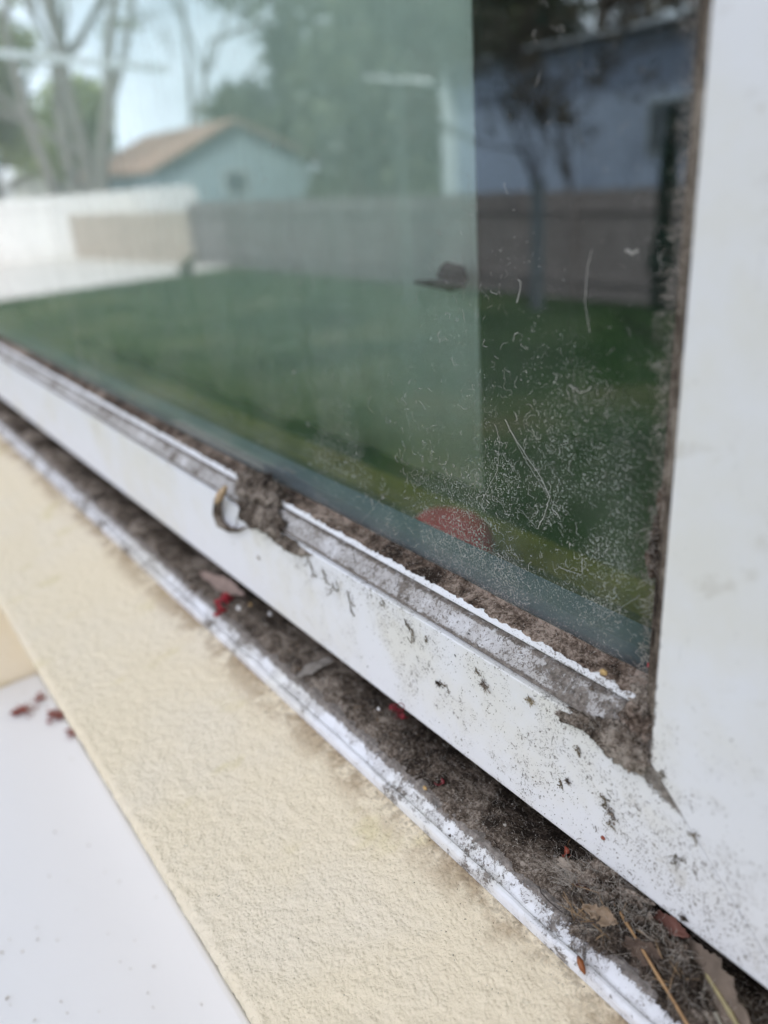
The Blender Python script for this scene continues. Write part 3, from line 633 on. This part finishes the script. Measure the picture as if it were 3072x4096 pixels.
# ---- seeds, stems, leaves in the gap
def blob(name, x, y, rad, mat, lab, cat, lift=.002, squash=(1, .7, .8), group=None, seed=3):
    o_ = lump(name, at(x, y, lift), rad, mat, seed, squash, .2, None, 3); return tag(o_, lab, cat, group)
WS = plain('white_seed', (.78, .76, .74), .6, .08, 300); RED = plain('dark_red_petal', (.16, .008, .014), .6, .35, 350); TANS = plain('tan_seed', (.50, .33, .14), .7, .3, 300)
for x, y, r_, lab in [(1515, 2836, .0009, 'white seed just left of the red yarn knot'), (955, 2432, .0016, 'white chip beside the bright red petals at left'), (1080, 2455, .0013, 'white seed resting under rail edge left of middle'),
                      (2795, 3905, .0011, 'pearly seed on lint between the two pale grass stalks'), (2832, 3980, .0011, 'pearly seed lowest on the lint at right')]:
    blob('white_seed', x, y, r_, WS, lab, 'seed', .003, group='white seeds in the dirt')
blob('tan_seed', 1002, 2418, .0011, TANS, 'tan round seed behind red petals at left', 'seed', .003, group='brown seeds in the dirt')
blob('tan_seed', 1700, 3152, .0010, TANS, 'ochre seed on edge of the white flange', 'seed', .0006, group='brown seeds in the dirt')
blob('tan_seed', 2415, 2690, .0013, TANS, 'orange brown seed on the bead ridge near the stile', 'seed', .001, group='brown seeds in the dirt')
blob('tan_seed', 2412, 3352, .0008, plain('red_seed', (.25, .06, .03)), 'small red brown seed on the rail face near the gap', 'seed', .0003, group='brown seeds in the dirt')
def petal_mesh(mb, p, s_, seed):
    rr = random.Random(seed); u = Vector([rr.gauss(0, 1) for _ in range(3)]).normalized(); w_ = u.orthogonal().normalized(); k0 = len(mb.v); v = []; f = []; K = 6
    for i in range(K+1):
        t = i/K; ww = math.sin(math.pi*min(.97, t+.05))*.45*s_; cpt = p + u*(t-.5)*s_ + u.cross(w_)*math.sin(t*3)*.3*s_
        for j in (-1, -.4, .4, 1): v.append(cpt + w_*ww*j + u.cross(w_)*abs(j)*.22*s_*(1 + .3*math.sin(i*2)))
    for i in range(K):
        for j in range(3): f.append([i*4+j, i*4+j+1, i*4+5+j, i*4+4+j])
    mb.add(v, f)
def petals(name, pts, s_, mat, lab, cat, lift=.002, cnt=4, th=.00012):
    mb = MB()
    for k, (x, y) in enumerate(pts):
        for j in range(cnt): petal_mesh(mb, at(x, y, lift) + Vector([random.gauss(0, s_*.28) for _ in range(3)]), s_, k*10+j)
    o_ = mb.build(name, mat, smooth=True); m_ = o_.modifiers.new('thick', 'SOLIDIFY'); m_.thickness = th; return tag(o_, lab, cat)
petals('red_petals', [(905, 2385), (880, 2415), (872, 2455), (900, 2400), (890, 2435)], .0034, plain('bright_red_petal', (.30, .006, .018), .5, .3, 200), 'crumpled bright red petals on flange edge beside dried leaf', 'petals', .003, 4)
yk = MB()
for k in range(9):
    c0 = at(1590 + random.uniform(-18, 18), 2850 + random.uniform(-25, 25), .003); g0 = random.uniform(0, 6.28); R0 = random.uniform(.0012, .0024); ax = Vector([random.gauss(0, 1) for _ in range(3)]).normalized(); uu = ax.orthogonal().normalized(); w2 = ax.cross(uu)
    yk.tube([c0 + (uu*math.cos(g0+t*.7) + w2*math.sin(g0+t*.7))*R0 + ax*t*.0002 for t in range(8)], .00016, 4)
for k in range(5): petal_mesh(yk, at(1570 + 14*k, 2830 + 12*k, .003), .003, 200+k)
y_ = yk.build('red_yarn_knot', RED, smooth=True); tag(y_, 'dark red yarn knot in the gap under the middle of the rail', 'yarn')
petals('dried_petal', [(1762, 3130)], .003, RED, 'tiny dull red petal pressed in dust right of middle', 'petal', .001, 2)
petals('dried_petal', [(2250, 3420)], .003, plain('rust_petal', (.30, .06, .03)), 'rust coloured petal scrap just above the lint nest', 'petal', .001, 2)
def leaf(name, P0, P1, wid, mat, lab, nrm, curl=.25, wav=.1, seed=0, cat='leaf', veins=None):
    tri = seed in (1, 4, 5)
    x = (P1-P0); Ln = x.length; x = x.normalized(); z = (nrm - x*nrm.dot(x)).normalized(); y = z.cross(x); v = []; f = []; K, J = 26, 10
    for i in range(K+1):
        t = i/K; ww = wid*(math.sin(math.pi*(t*.94+.03))**.6)*(1 + .6*noise.noise(Vector((t*5, seed*3.3, 0))) + .25*noise.noise(Vector((t*19, seed*3.3, 2))))
        if tri: ww = wid*(.25 + 1.1*t + .35*noise.noise(Vector((t*11, seed, 7)))) if t < .62 else wid*max(.12, 1.0 - 2.4*(t-.62) + .4*noise.noise(Vector((t*23, seed, 7))))
        for j in range(J+1):
            s_ = j/J*2-1; hgt = curl*wid*(s_*s_) + wav*wid*noise.noise(Vector((t*5, s_*2, seed))) + .2*wid*math.sin(t*3)
            v.append(P0 + x*t*Ln + y*s_*ww + z*hgt)
    m1 = J+1
    for i in range(K):
        for j in range(J): f.append([i*m1+j, i*m1+j+1, (i+1)*m1+j+1, (i+1)*m1+j])
    o_ = fixn(obj(name, v, f, mat, None, smooth=True)); m_ = o_.modifiers.new('thick', 'SOLIDIFY'); m_.thickness = .0002; return tag(o_, lab, cat, 'dried leaves in the gap')
upn = Vector((0, -.7, .7))
leaf('dried_leaf', at(800, 2290, .003), at(985, 2385, .004), .0048, plain('pinkish_dry_leaf', (.26, .19, .16), .8, .2, 150), 'pinkish grey dried leaf lying in gap beside red petals', upn, .2, .2, 1)
leaf('dried_leaf', at(1180, 2720, .002), at(1330, 2640, .001), .0042, plain('silvery_dry_leaf', (.24, .215, .19), .8, .2, 150), 'silvery grey dried leaf lying under rail left of middle', upn, .2, .2, 2)
leaf('dried_leaf', at(2700, 3760, .002), at(3010, 4190, .006), .0085, plain('brown_dry_leaf', (.19, .145, .11), .8, .25, 120), 'long brown dried leaf standing in gap at bottom right corner', Vector((.25, -.8, .5)), .15, .15, 3)
leaf('dried_leaf', at(2590, 3640, .004), at(2765, 3750, .003), .0030, plain('rusty_dry_leaf', (.17, .075, .055), .7, .3, 150), 'rust red dried leaf curled beside the lint nest', upn, .3, .3, 4)
leaf('dried_leaf', at(2300, 3540, .006), at(2400, 3570, .005), .0017, plain('dark_red_leaf', (.09, .03, .02), .7, .3, 150), 'dark red leaf scrap tucked in top of the lint nest', upn, .3, .3, 5)
def stalk(x0, y0, x1, y1, r, mat, lab, l0=.004, l1=.006, bow=0):
    p, q = at(x0, y0, l0), at(x1, y1, l1); pts = []
    for k in range(15):
        t = k/14; pts.append(p.lerp(q, t) + Vector((0, 0, bow*math.sin(t*math.pi))) + Vector([noise.noise(Vector((t*4, i, x0)))*.0004 for i in range(3)]))
    rs = [r*(1.0 + (.35 if k in (4, 9) else 0))*(.35 + .65*min(1, k/4)) for k in range(15)]
    return tag(MB().tube(pts, rs, 7).build('grass_stalk', mat, smooth=True), lab, 'stalk', 'dry grass stalks in the gap')
stalk(2405, 3525, 2800, 4180, .00042, plain('tan_stalk', (.42, .25, .12), .6, .2, 300), 'thin tan grass stalk crossing from lint nest over the flange', .006, .008)
stalk(2775, 3810, 3010, 4200, .0006, plain('yellow_stalk', (.38, .32, .17), .6, .2, 300), 'yellow dry grass stalk at bottom right beside brown leaf', .006, .008)
tw = MB(); rr_ = random.Random(5)
for _ in range(34):
    x, y = rr_.choice([(2330, 3560), (2400, 3620), (2480, 3640), (2560, 3720), (2380, 3720), (2640, 3820), (2700, 3900), (2300, 3650)])
    p = at(x + rr_.gauss(0, 22), y + rr_.gauss(0, 18), rr_.uniform(.003, .008)); v_ = Vector((rr_.gauss(0, 1), rr_.gauss(-.2, .4), rr_.gauss(0, .7))).normalized(); L_ = rr_.uniform(.005, .014)
    tw.tube([p - v_*L_*.5, p + Vector((0, -.0006, .0008)), p + v_*L_*.5], [.00010, .00022, .00008], 5)
tw.build('twig', plain('nest_twig', (.24, .16, .09), .8, .5, 200), nest)
leaf('dried_leaf', at(2330, 3620, .009), at(2470, 3690, .007), .0030, plain('tan_scrap', (.30, .22, .15), .8, .3, 200), 'curled tan leaf scrap lying on top of the lint nest', upn, .5, .4, 5)
leaf('dried_leaf', at(2500, 3760, .006), at(2660, 3850, .006), .0034, plain('dark_scrap', (.11, .075, .055), .8, .3, 200), 'dark brown leaf scrap between the two grass stalks', upn, .4, .4, 4)
stalk(2760, 3850, 2930, 4190, .00055, plain('grey_stalk', (.33, .30, .24), .7, .2, 300), 'grey dry grass stalk left of the yellow one', .004, .005)
hr = MB().tube([at(x, y, l) for x, y, l in ((2158, 3548, .0015), (2165, 3572, .0022), (2200, 3610, .0026), (2255, 3655, .003), (2310, 3680, .006), (2370, 3692, .009), (2395, 3680, .009), (2400, 3665, .008))], .00021, 5).build('hair', plain('dark_hair', (.05, .035, .03)), smooth=True)
tag(hr, 'dark curved hair lying across flange into the lint nest', 'hair')
pd = MB().tube([at(x, y, l) for x, y, l in ((2312, 3828, .0012), (2322, 3850, .0018), (2330, 3875, .0018), (2340, 3897, .001))], [.0005, .0011, .0009, .0003], 7).build('seed_pod', plain('orange_pod', (.26, .085, .025), .35, .3, 200), smooth=True)
tag(pd, 'glossy orange brown seed pod on flange edge below lint nest', 'seed pod')
# dried bits on the table
TB = plain('red_brown_bit', (.22, .045, .03), .8, .3, 200)
for k, (x, y, s_) in enumerate([(95, 2838, .010), (155, 2795, .007), (228, 2860, .010), (282, 2938, .006)]):
    an_, r_ = ratio(x, y); n = .3385/r_
    mb = MB(); c_ = Vector(W(an_*n, n, .3388))
    for q_ in range(34):
        e_ = c_ + Vector((random.gauss(0, s_*.42), random.gauss(0, s_*.34), abs(random.gauss(0, .0008)))); z_ = s_*random.uniform(.05, .28)
        r4 = [e_ + Vector((random.gauss(0, z_), random.gauss(0, z_), random.uniform(0, z_*.5))) for _ in range(4)]; mb.add(r4, [[0, 1, 2], [0, 1, 3], [0, 2, 3], [1, 2, 3]])
    o_ = mb.build('dried_bit', TB)
    tag(o_, ['reddish brown dried bit on top of the white low wall, leftmost of four', 'small reddish brown dried bit on top of the white low wall, farthest of four', 'largest reddish brown dried bit on top of the white low wall, second from the right', 'smallest reddish brown dried bit on top of the white low wall, nearest the ledge corner'][k], 'dried bit', 'reddish bits on the low wall')

ls = []
for _ in range(42):
    x, y = random.uniform(0, 900), random.uniform(3250, 4090); an_, r_ = ratio(x, y)
    if 0 < r_ < 5.6: continue
    n = .3392/r_
    if n > .055 or n < -.07: continue
    ls.append((Vector(W(an_*n, n, .3392)), random.uniform(.0006, .0013)))
crumbs(ls, 'wall_top_specks', plain('taupe_speck', (.55, .52, .48), .9, .2, 300), 'faint grey specks scattered over the white low wall top')
# ---- cobweb squiggles on the glass (outer face)
mb = MB()
def squig(a, d, L_, r, ang, wig=.7):
    p = Vector(W(a, .16535, d)); pts = [p]; k = max(4, int(L_/.0007))
    for i in range(k):
        ang += random.gauss(0, wig); p = p + Vector((math.cos(ang), 0, math.sin(ang)))*(L_/k); p.y = .16535 + random.uniform(-.0003, 0)
        if p.z < EYE - .1405 or p.x > -.101: break
        pts.append(p)
    if len(pts) > 2: mb.tube(pts, [r*random.uniform(.4, 1.3) for _ in pts], 3, cap=False)
    return pts
n_ = 0
while n_ < 620:
    a = .105 + abs(random.gauss(0, .13)); d = .14 - abs(random.gauss(0, .095))
    if a > .6 or d < -.14: continue
    if noise.noise(Vector((a*30, d*30, 9))) < random.uniform(-.35, .25): continue
    n_ += 1; s_ = random.random()
    pp = squig(a, d, .0012 + .006*s_**3, random.uniform(.000035, .00008), random.uniform(0, 6.28))
    if s_ > .8 and len(pp) > 3:
        q = random.choice(pp); squig(-q.x, EYE-q.z, .002, .00006, random.uniform(0, 6.28))
for X, Y, cnt in [(2050, 1850, 55), (2150, 1950, 45), (1980, 2080, 45), (1650, 1850, 40), (1720, 1800, 35), (1500, 2000, 30), (2130, 1760, 30), (1850, 2160, 55), (2050, 2350, 35), (1560, 2130, 25), (2300, 2300, 30), (1650, 1560, 18), (2350, 1620, 18), (2070, 1390, 16)]:
    an_, r_ = ratio(X, Y)
    for _ in range(int(cnt*.6)): squig(an_*.1654 + random.gauss(0, .006), r_*.1654 + random.gauss(0, .006), random.uniform(.0015, .0055), random.uniform(.00004, .00009), random.uniform(0, 6.28), .9)
def webline(pts, r):
    P_ = []
    for (x, y) in pts: an_, r_ = ratio(x, y); P_.append(Vector(W(an_*.1653, .1652, r_*.1653)))
    out = []
    for p, q in zip(P_[:-1], P_[1:]):
        for k in range(8): out.append(p.lerp(q, k/8) + Vector((random.gauss(0, .00012), 0, random.gauss(0, .00012))))
    mb.tube(out + [P_[-1]], r, 3, cap=False)
webline([(2020, 1680), (2090, 1800), (2160, 1900), (2200, 1985), (2180, 2060), (2150, 2115)], .00011)
webline([(2040, 1720), (2110, 1850), (2195, 1990)], .00007); webline([(1980, 1700), (2000, 1760), (1990, 1880), (1930, 2000)], .00008)
webline([(2085, 2040), (2120, 2080), (2150, 2115)], .00007); webline([(1560, 1955), (1480, 2050), (1420, 2110), (1400, 2135)], .00004)
webline([(2370, 1000), (2350, 1080), (2340, 1200), (2360, 1330)], .00009); webline([(2280, 1540), (2320, 1570), (2350, 1565), (2365, 1545)], .00016)
webline([(2505, 1000), (2530, 1015), (2555, 1000)], .0004); webline([(2072, 1120), (2085, 1128), (2078, 1180), (2068, 1210)], .00015)
webline([(2410, 2480), (2500, 2420), (2560, 2380)], .00008); webline([(2240, 2270), (2330, 2300), (2330, 2230)], .00008)
w_ = mb.build('cobweb_threads', WEBM); tag(w_, 'dusty cobweb threads and squiggles stuck to the outer glass', 'cobweb', kind='stuff')
ls = []
for _ in range(2600):
    a = .105 + abs(random.gauss(0, .13)); d = .14 - abs(random.gauss(0, .10)); ls.append((W(a, .16535, d), random.uniform(.00003, .00011)))
for _ in range(900): a = random.uniform(.11, .6); d = random.uniform(-.14, .14); ls.append((W(a, .16535, d), random.uniform(.00008, .00022)))
crumbs(ls, 'glass_specks', WEBM, 'pale dust specks stuck to the outer glass')
red = petals('red_petal_scrap', [(2585, 2655)], .0015, plain('scarlet_scrap', (.6, .01, .04)), 'tiny scarlet scrap in the corner between glass and stile', 'petal', .0006, 1)

# ------------------------------------------------------------------ the yard (seen mirrored in the glass)
def Y(n): return .33 - n
WF = plain('white_fence_paint', (.86, .82, .80), .7, .06, 3); TF = plain('taupe_fence_board', (.235, .20, .20), .85, .15, 4); TF_SHADE = plain('shaded_fence_tan', (.46, .38, .32), .85, .15, 4)
def fence(x0, y0, x1, y1, h, mat, label, board=.14, base=.02):
    root = thing('fence', label, 'fence', ((x0+x1)/2, (y0+y1)/2, base), None)
    L_ = math.hypot(x1-x0, y1-y0); u = Vector(((x1-x0)/L_, (y1-y0)/L_, 0)); nn = Vector((-u.y, u.x, 0)); b = MB(); k = int(L_/board)
    for i in range(k):
        p = Vector((x0, y0, base)) + u*(i*board); q = p + u*(board-.008); t = nn*.011; hh = h + .012*math.sin(i*1.7)
        b.add([p-t, q-t, q+t, p+t, p-t+Vector((0,0,hh)), q-t+Vector((0,0,hh)), q+t+Vector((0,0,hh)), p+t+Vector((0,0,hh))], [[0,3,2,1],[4,5,6,7],[0,1,5,4],[1,2,6,5],[2,3,7,6],[3,0,4,7]])
    b.build('board_panel', mat, root)
    for i in range(int(L_/2.4)+1):
        p = Vector((x0, y0, base)) + u*min(L_, i*2.4) - nn*.08 if False else Vector((x0, y0, base)) + u*min(L_, i*2.4) + nn*.075
        MB().box(p.x-.045, p.x+.045, p.y-.045, p.y+.045, base, base+h-.1).build('post', mat, root)
    for z in (.3, h-.35):
        p = Vector((x0, y0, base+z)) + nn*.035; q = p + u*L_; MB().add([p-nn*.02, q-nn*.02, q+nn*.02, p+nn*.02, p-nn*.02+Vector((0,0,.09)), q-nn*.02+Vector((0,0,.09)), q+nn*.02+Vector((0,0,.09)), p+nn*.02+Vector((0,0,.09))], [[0,3,2,1],[4,5,6,7],[0,1,5,4],[1,2,6,5],[2,3,7,6],[3,0,4,7]]).build('crossbar', mat, root)
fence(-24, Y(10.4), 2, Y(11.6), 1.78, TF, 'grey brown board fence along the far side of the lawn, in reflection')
fence(-24.1, Y(10.4), -32, Y(9.0), 1.55, TF_SHADE, 'tan boards standing in for shade on the white fence by the patio, in reflection')  # added panel: its tan colour stands for shade across the lower white fence
fence(-33.5, Y(4.0), -33.6, Y(13.5), 2.2, WF, 'tall white board fence behind the patio, in reflection', .2)
fence(-25.5, Y(11.2), -33.5, Y(12.2), 2.26, WF, 'white fence rising behind the tan boards that stand for its shade, in reflection', .2)

def gable_house(name, label, x0, x1, yn, yf, eave, ridge, wallm, roofm, along_x=True, over=.4):
    root = thing(name, label, 'house', ((x0+x1)/2, (yn+yf)/2, 0)); ym = (yn+yf)/2
    b = MB(); b.add([(x, y, z) for x in (x0, x1) for (y, z) in ((yn, 0), (yf, 0), (yf, eave), (ym, ridge), (yn, eave))], [[0,1,2,3,4],[9,8,7,6,5],[0,4,9,5],[4,3,8,9],[3,2,7,8],[2,1,6,7],[1,0,5,6]]); b.build('wall', wallm, root)
    t = .14; s_ = (ridge-eave)/abs(ym-yn)
    for (ye, nm) in ((yn, -1), (yf, 1)):
        yo = ye + (over if ye > ym else -over); zo = eave - s_*over; b = MB(); xa, xb = min(x0, x1)-over, max(x0, x1)+over
        b.add([(xa, yo, zo+.01), (xb, yo, zo+.01), (xb, ym, ridge+.01), (xa, ym, ridge+.01), (xa, yo, zo+t), (xb, yo, zo+t), (xb, ym, ridge+t), (xa, ym, ridge+t)], [[0,1,2,3],[4,7,6,5],[0,4,5,1],[1,5,6,2],[2,6,7,3],[3,7,4,0]])
        b.build('roof', roofm, root)
    return root
BLUEW = plain('pale_blue_siding', (.38, .47, .53), .8, .06, 2)
hb = gable_house('neighbour_house', 'pale blue gabled house with orange roof beyond the fence, in reflection', -32.3, -41.5, Y(12.8), Y(19.9), 2.95, 4.45, BLUEW, plain('orange_shingles', (.42, .26, .20), .9, .15, 3))
f_ = MB().box(-32.26, -32.32, Y(15.6), Y(16.8), 1.7, 2.7).build('window', plain('trim_white', (.6, .62, .63)), hb); MB().box(-32.24, -32.258, Y(15.7), Y(16.7), 1.8, 2.6).build('pane', plain('dark_pane', (.14, .17, .20), .3), f_)
GREYW = plain('pale_blue_grey_siding', (.36, .42, .55), .8, .05, 1.2)
hg = thing('neighbour_house', 'large blue grey house right behind the board fence, in reflection', 'house', (-12, Y(17), 0))
MB().box(-16.0, 4, Y(14), Y(21), 0, 4.35).build('wall', GREYW, hg)
b = MB(); b.add([(-16.6, Y(13.5), 4.36), (4.6, Y(13.5), 4.36), (4.6, Y(17.5), 5.0), (-16.6, Y(17.5), 5.0), (-16.6, Y(21.5), 4.36), (4.6, Y(21.5), 4.36)], [[0,1,2,3],[3,2,5,4],[0,3,4],[1,5,2],[0,4,5,1]]); b.build('roof', plain('grey_roof', (.30, .32, .35), .9, .15, 3), hg)
MB().box(-16.12, -15.9, Y(13.97), Y(13.7), 0, 4.3).build('corner_board', plain('corner_white', (.72, .76, .78), .7, .04), hg)
for x in (-10.4,):
    f_ = MB().box(x, x+1.1, Y(13.95), Y(13.999), 2.2, 3.2).build('window', plain('trim_pale', (.45, .5, .55)), hg); MB().box(x+.08, x+1.02, Y(13.93), Y(13.948), 2.28, 3.12).build('pane', plain('dark_pane_b', (.10, .12, .14), .1), f_)
h3 = gable_house('neighbour_house', 'white low house far beyond the white fence, in reflection', -58, -70, Y(13.2), Y(22), 3.2, 5.0, plain('far_white', (.7, .68, .66)), plain('far_roof_white', (.62, .6, .6)))
# pale post and dark things by the fence
pp = MB().box(-9.55, -9.4, Y(9.95), Y(10.1), 0, 1.98); pp.box(-9.58, -9.37, Y(9.92), Y(10.13), 1.98, 2.03)
tag(pp.build('clothes_post', plain('pale_teal_post', (.12, .14, .16), .7, .1), smooth=False), 'pale post standing in front of board fence, in reflection', 'post')
cb = thing('pergola_beam', 'white overhead pergola beam reaching out from the house, in reflection', 'beam', (-9, Y(3), 3.6))
c0 = Vector((-8.76, Y(2.1), 3.60)); c1 = Vector((-9.85, Y(4.25), 3.60)); u = (c1-c0).normalized()
q0 = c0 - u*2.0; sd_ = Vector((-u.y, u.x, 0))*.03; hz_ = Vector((0, 0, .032))
MB().add([q0-sd_-hz_, q0+sd_-hz_, q0+sd_+hz_, q0-sd_+hz_, c1-sd_-hz_, c1+sd_-hz_, c1+sd_+hz_, c1-sd_+hz_], [[0, 1, 2, 3], [7, 6, 5, 4], [0, 4, 5, 1], [1, 5, 6, 2], [2, 6, 7, 3], [3, 7, 4, 0]]).build('beam', plain('white_beam', (.86, .86, .87), .5, .03), cb)
MB().tube([c0 - u*1.98 - Vector((0, 0, .05)), c0 - u*1.98 + Vector((0, .0, -3.55))], .04, 6).build('post', PAINTW, cb)
ct = thing('clothesline_post', 'white topped clothesline post on the lawn, in reflection', 'clothesline post', (-11.7, Y(9), 0))
MB().tube([(-12.5, Y(9), 3.80), (-10.8, Y(9), 3.55)], .045, 6).build('crossarm', plain('white_arm', (.8, .8, .8)), ct)
MB().tube([(-11.7, Y(9.03), 0), (-11.7, Y(9.03), 3.64)], .03, 6).build('post', plain('post_green', (.20, .24, .22)), ct)

# ---- trees
def leafmat(name, c1_, c2_): 
    m = Mat(name); n = m.noise(3, 3, .6); return m.done(m.bsdf(m.colramp(n, [(.35, c1_), (.65, c2_)]), .7, .2))
LF = {'young': leafmat('young_leaves', (.22, .26, .09), (.36, .38, .17)), 'mid': leafmat('mid_leaves', (.09, .115, .06), (.18, .185, .11)), 'dark': leafmat('dark_needles', (.010, .035, .025), (.02, .06, .04)), 'bud': leafmat('dark_buds', (.04, .035, .028), (.08, .065, .045)), 'brown': leafmat('bud_brown', (.11, .095, .08), (.19, .16, .12))}
BARK = plain('grey_bark', (.20, .175, .16), .9, .3, 6, .2, .8, .02)
BARKD = plain('dark_bark', (.07, .06, .055), .9, .3, 6)
def leafcloud(blobs, cnt, size):
    tot = sum(b[3]**2 for b in blobs); V = []
    for (x, y, z, r) in blobs:
        k = max(8, int(cnt*r*r/tot)); dr = rng.normal(size=(k, 3)); dr /= np.linalg.norm(dr, axis=1)[:, None]
        c = np.array([x, y, z]) + dr*(r*rng.uniform(.25, 1.05, (k, 1)))*np.array([1, 1, .85])
        u = rng.normal(size=(k, 3)); u /= np.linalg.norm(u, axis=1)[:, None]; w_ = np.cross(u, rng.normal(size=(k, 3))); w_ /= np.linalg.norm(w_, axis=1)[:, None]
        s_ = size*rng.uniform(.5, 1.4, (k, 1)); V.append(np.stack([c-u*s_, c-w_*s_*.5, c+u*s_, c+w_*s_*.5], 1).reshape(-1, 3))
    V = np.concatenate(V); return V, np.arange(len(V)).reshape(-1, 4)
def branch(mb, p, dr, L_, r, depth, tips):
    pts = [p]; K = 5
    for k in range(K): dr = (dr + Vector([random.gauss(0, .10) for _ in range(3)]) + Vector((0, 0, .04))).normalized(); pts.append(pts[-1] + dr*L_/K)
    mb.tube(pts, [r*(1-.5*k/K) for k in range(K+1)], 7 if r > .08 else 4, cap=False)
    if depth == 0: tips.append(pts[-1]); tips.append(pts[3]); return
    for k in range(3 if depth > 1 else 4):
        q = pts[random.randint(2, K)]; nd = (dr + Vector([random.gauss(0, .55) for _ in range(3)])).normalized(); branch(mb, q, nd, L_*random.uniform(.55, .75), r*.5, depth-1, tips)
def tree(x, y, h, stems, kind, label, group, cnt=5000, size=.16, r0=.25, lean=None, depth=2, blob_r=1.0, base=0):
    root = thing('tree', label, 'tree', (x, y, base), group); mb = MB(); tips = []
    for k in range(stems):
        sp_ = 2.2 if lean else .9
        dr = Vector(lean[k] if lean else (random.gauss(0, .18), random.gauss(0, .18), 1)).normalized(); branch(mb, Vector((x + (k-(stems-1)/2)*r0*sp_, y + random.gauss(0, r0*.3), base)), dr, h*.62, r0, depth, tips)
    mb.build('trunk', BARK if kind != 'bud' else BARKD, root, smooth=True)
    bl = [(t.x, t.y, t.z, blob_r*random.uniform(.5, 1.1)) for t in tips]
    if group: bl += [(x + random.gauss(0, 2.0), y + random.gauss(0, 1.2), random.uniform(.12, .75)*h, blob_r*random.uniform(.6, 1.1)) for _ in range(16)]
    if cnt: V, F = leafcloud(bl, cnt, size); obj('crown', V, F, LF[kind], root)
    return root
# big multi-stemmed tree, left of the reflected house
tree(-36.5, Y(10.9), 15, 4, 'young', 'big grey tree with four bare leaning stems behind white fence, in reflection', None, 2600, .17, .34, [(-.42, -.02, 1), (-.16, .0, 1), (.02, -.05, 1), (.30, -.1, 1)], 3, .9)
tree(-52, Y(23), 17, 2, 'brown', 'tall airy budding tree against the sky above the orange roof, in reflection', None, 3000, .15, .22, None, 3, 1.2)
tree(-46, Y(10.0), 9, 2, 'young', 'bright green bushy tree left of the big grey tree, in reflection', None, 9000, .22, .22, None, 2, 1.6)
tree(-52, Y(16.5), 8, 2, 'young', 'yellow green tree behind the big stems, in reflection', None, 8000, .24, .22, None, 2, 1.7)
bgt = [(-46, 25, 8, 'mid'), (-38, 27, 16, 'mid'), (-29, 26, 14, 'brown'), (-30, 29, 18, 'mid'), (-25, 22, 13, 'mid'), (-21, 26, 16, 'brown'), (-31, 24, 11, 'mid'), (-37, 30, 14, 'brown'), (-25, 19.5, 9, 'mid')]
labs = ['green tree behind the orange roof, farthest left of the reflected row', 'tall green tree behind the orange roof ridge, in reflection', 'brownish budding tree behind the blue gable, in reflection', 'tallest green tree right of the blue gable, in reflection', 'dense green tree filling the middle of the reflection', 'brownish tree right of the dense green tree, in reflection', 'green tree close left of the blue grey house corner, in reflection', 'brownish tall tree deep behind the green row, in reflection', 'nearest low green tree between the two houses, in reflection']
for (x, n, h, kd), lb in zip(bgt, labs): tree(x, Y(n), h, 1, kd, lb, 'trees beyond the fence', 7500, .27, .3, None, 2, 1.9)
def conifer(x, y, h, rb, label, cnt=2600, size=.12):
    root = thing('conifer', label, 'tree', (x, y, 0), None); MB().tube([(x, y, 0), (x, y, h*.6), (x, y, h)], [rb*.14, rb*.1, .02], 7).build('trunk', BARK, root)
    t = rng.random(cnt)**.7; z = .15*h + t*h*.87; rr = rb*(1-t)**.6*rng.uniform(.3, 1.05, cnt)*(1+.25*np.sin(z*7)) ; g = rng.uniform(0, 6.28, cnt)
    c = np.stack([x+rr*np.cos(g), y+rr*np.sin(g), z], 1); u = rng.normal(size=(cnt, 3)); u /= np.linalg.norm(u, axis=1)[:, None]; w_ = np.cross(u, rng.normal(size=(cnt, 3))); w_ /= np.linalg.norm(w_, axis=1)[:, None]
    s_ = size*rng.uniform(.5, 1.3, (cnt, 1)); V = np.stack([c-u*s_, c-w_*s_*.5, c+u*s_, c+w_*s_*.5], 1).reshape(-1, 3); obj('crown', V, np.arange(len(V)).reshape(-1, 4), LF['dark'], root)
conifer(-6.35, Y(9.0), 2.75, .17, 'slender dark green cypress by the fence near right stile, in reflection', 2600, .06)
conifer(-22.5, Y(23.5), 12.5, 1.35, 'big dark conifer rising behind the blue grey house, in reflection', 9000, .3)
# bare twiggy tree in front of the blue grey house
tree(-10.6, Y(11.9), 5.2, 2, 'bud', 'sparse budding tree in front of the blue grey house, in reflection', None, 1500, .085, .06, [(-.3, .1, 1), (.4, 0, 1)], 3, .38)
V, F = leafcloud([(-21.3, Y(8.8), .22, .22), (-21.1, Y(8.9), .4, .16)], 260, .06)
sh = thing('shrub', 'small green shrub at the lawn corner, in reflection', 'shrub', (-21.2, Y(8.8), 0)); obj('foliage', V, F, LF['mid'], sh); MB().tube([(-21.2, Y(8.8), 0), (-21.2, Y(8.8), .35)], .02, 5).build('stem', BARK, sh)
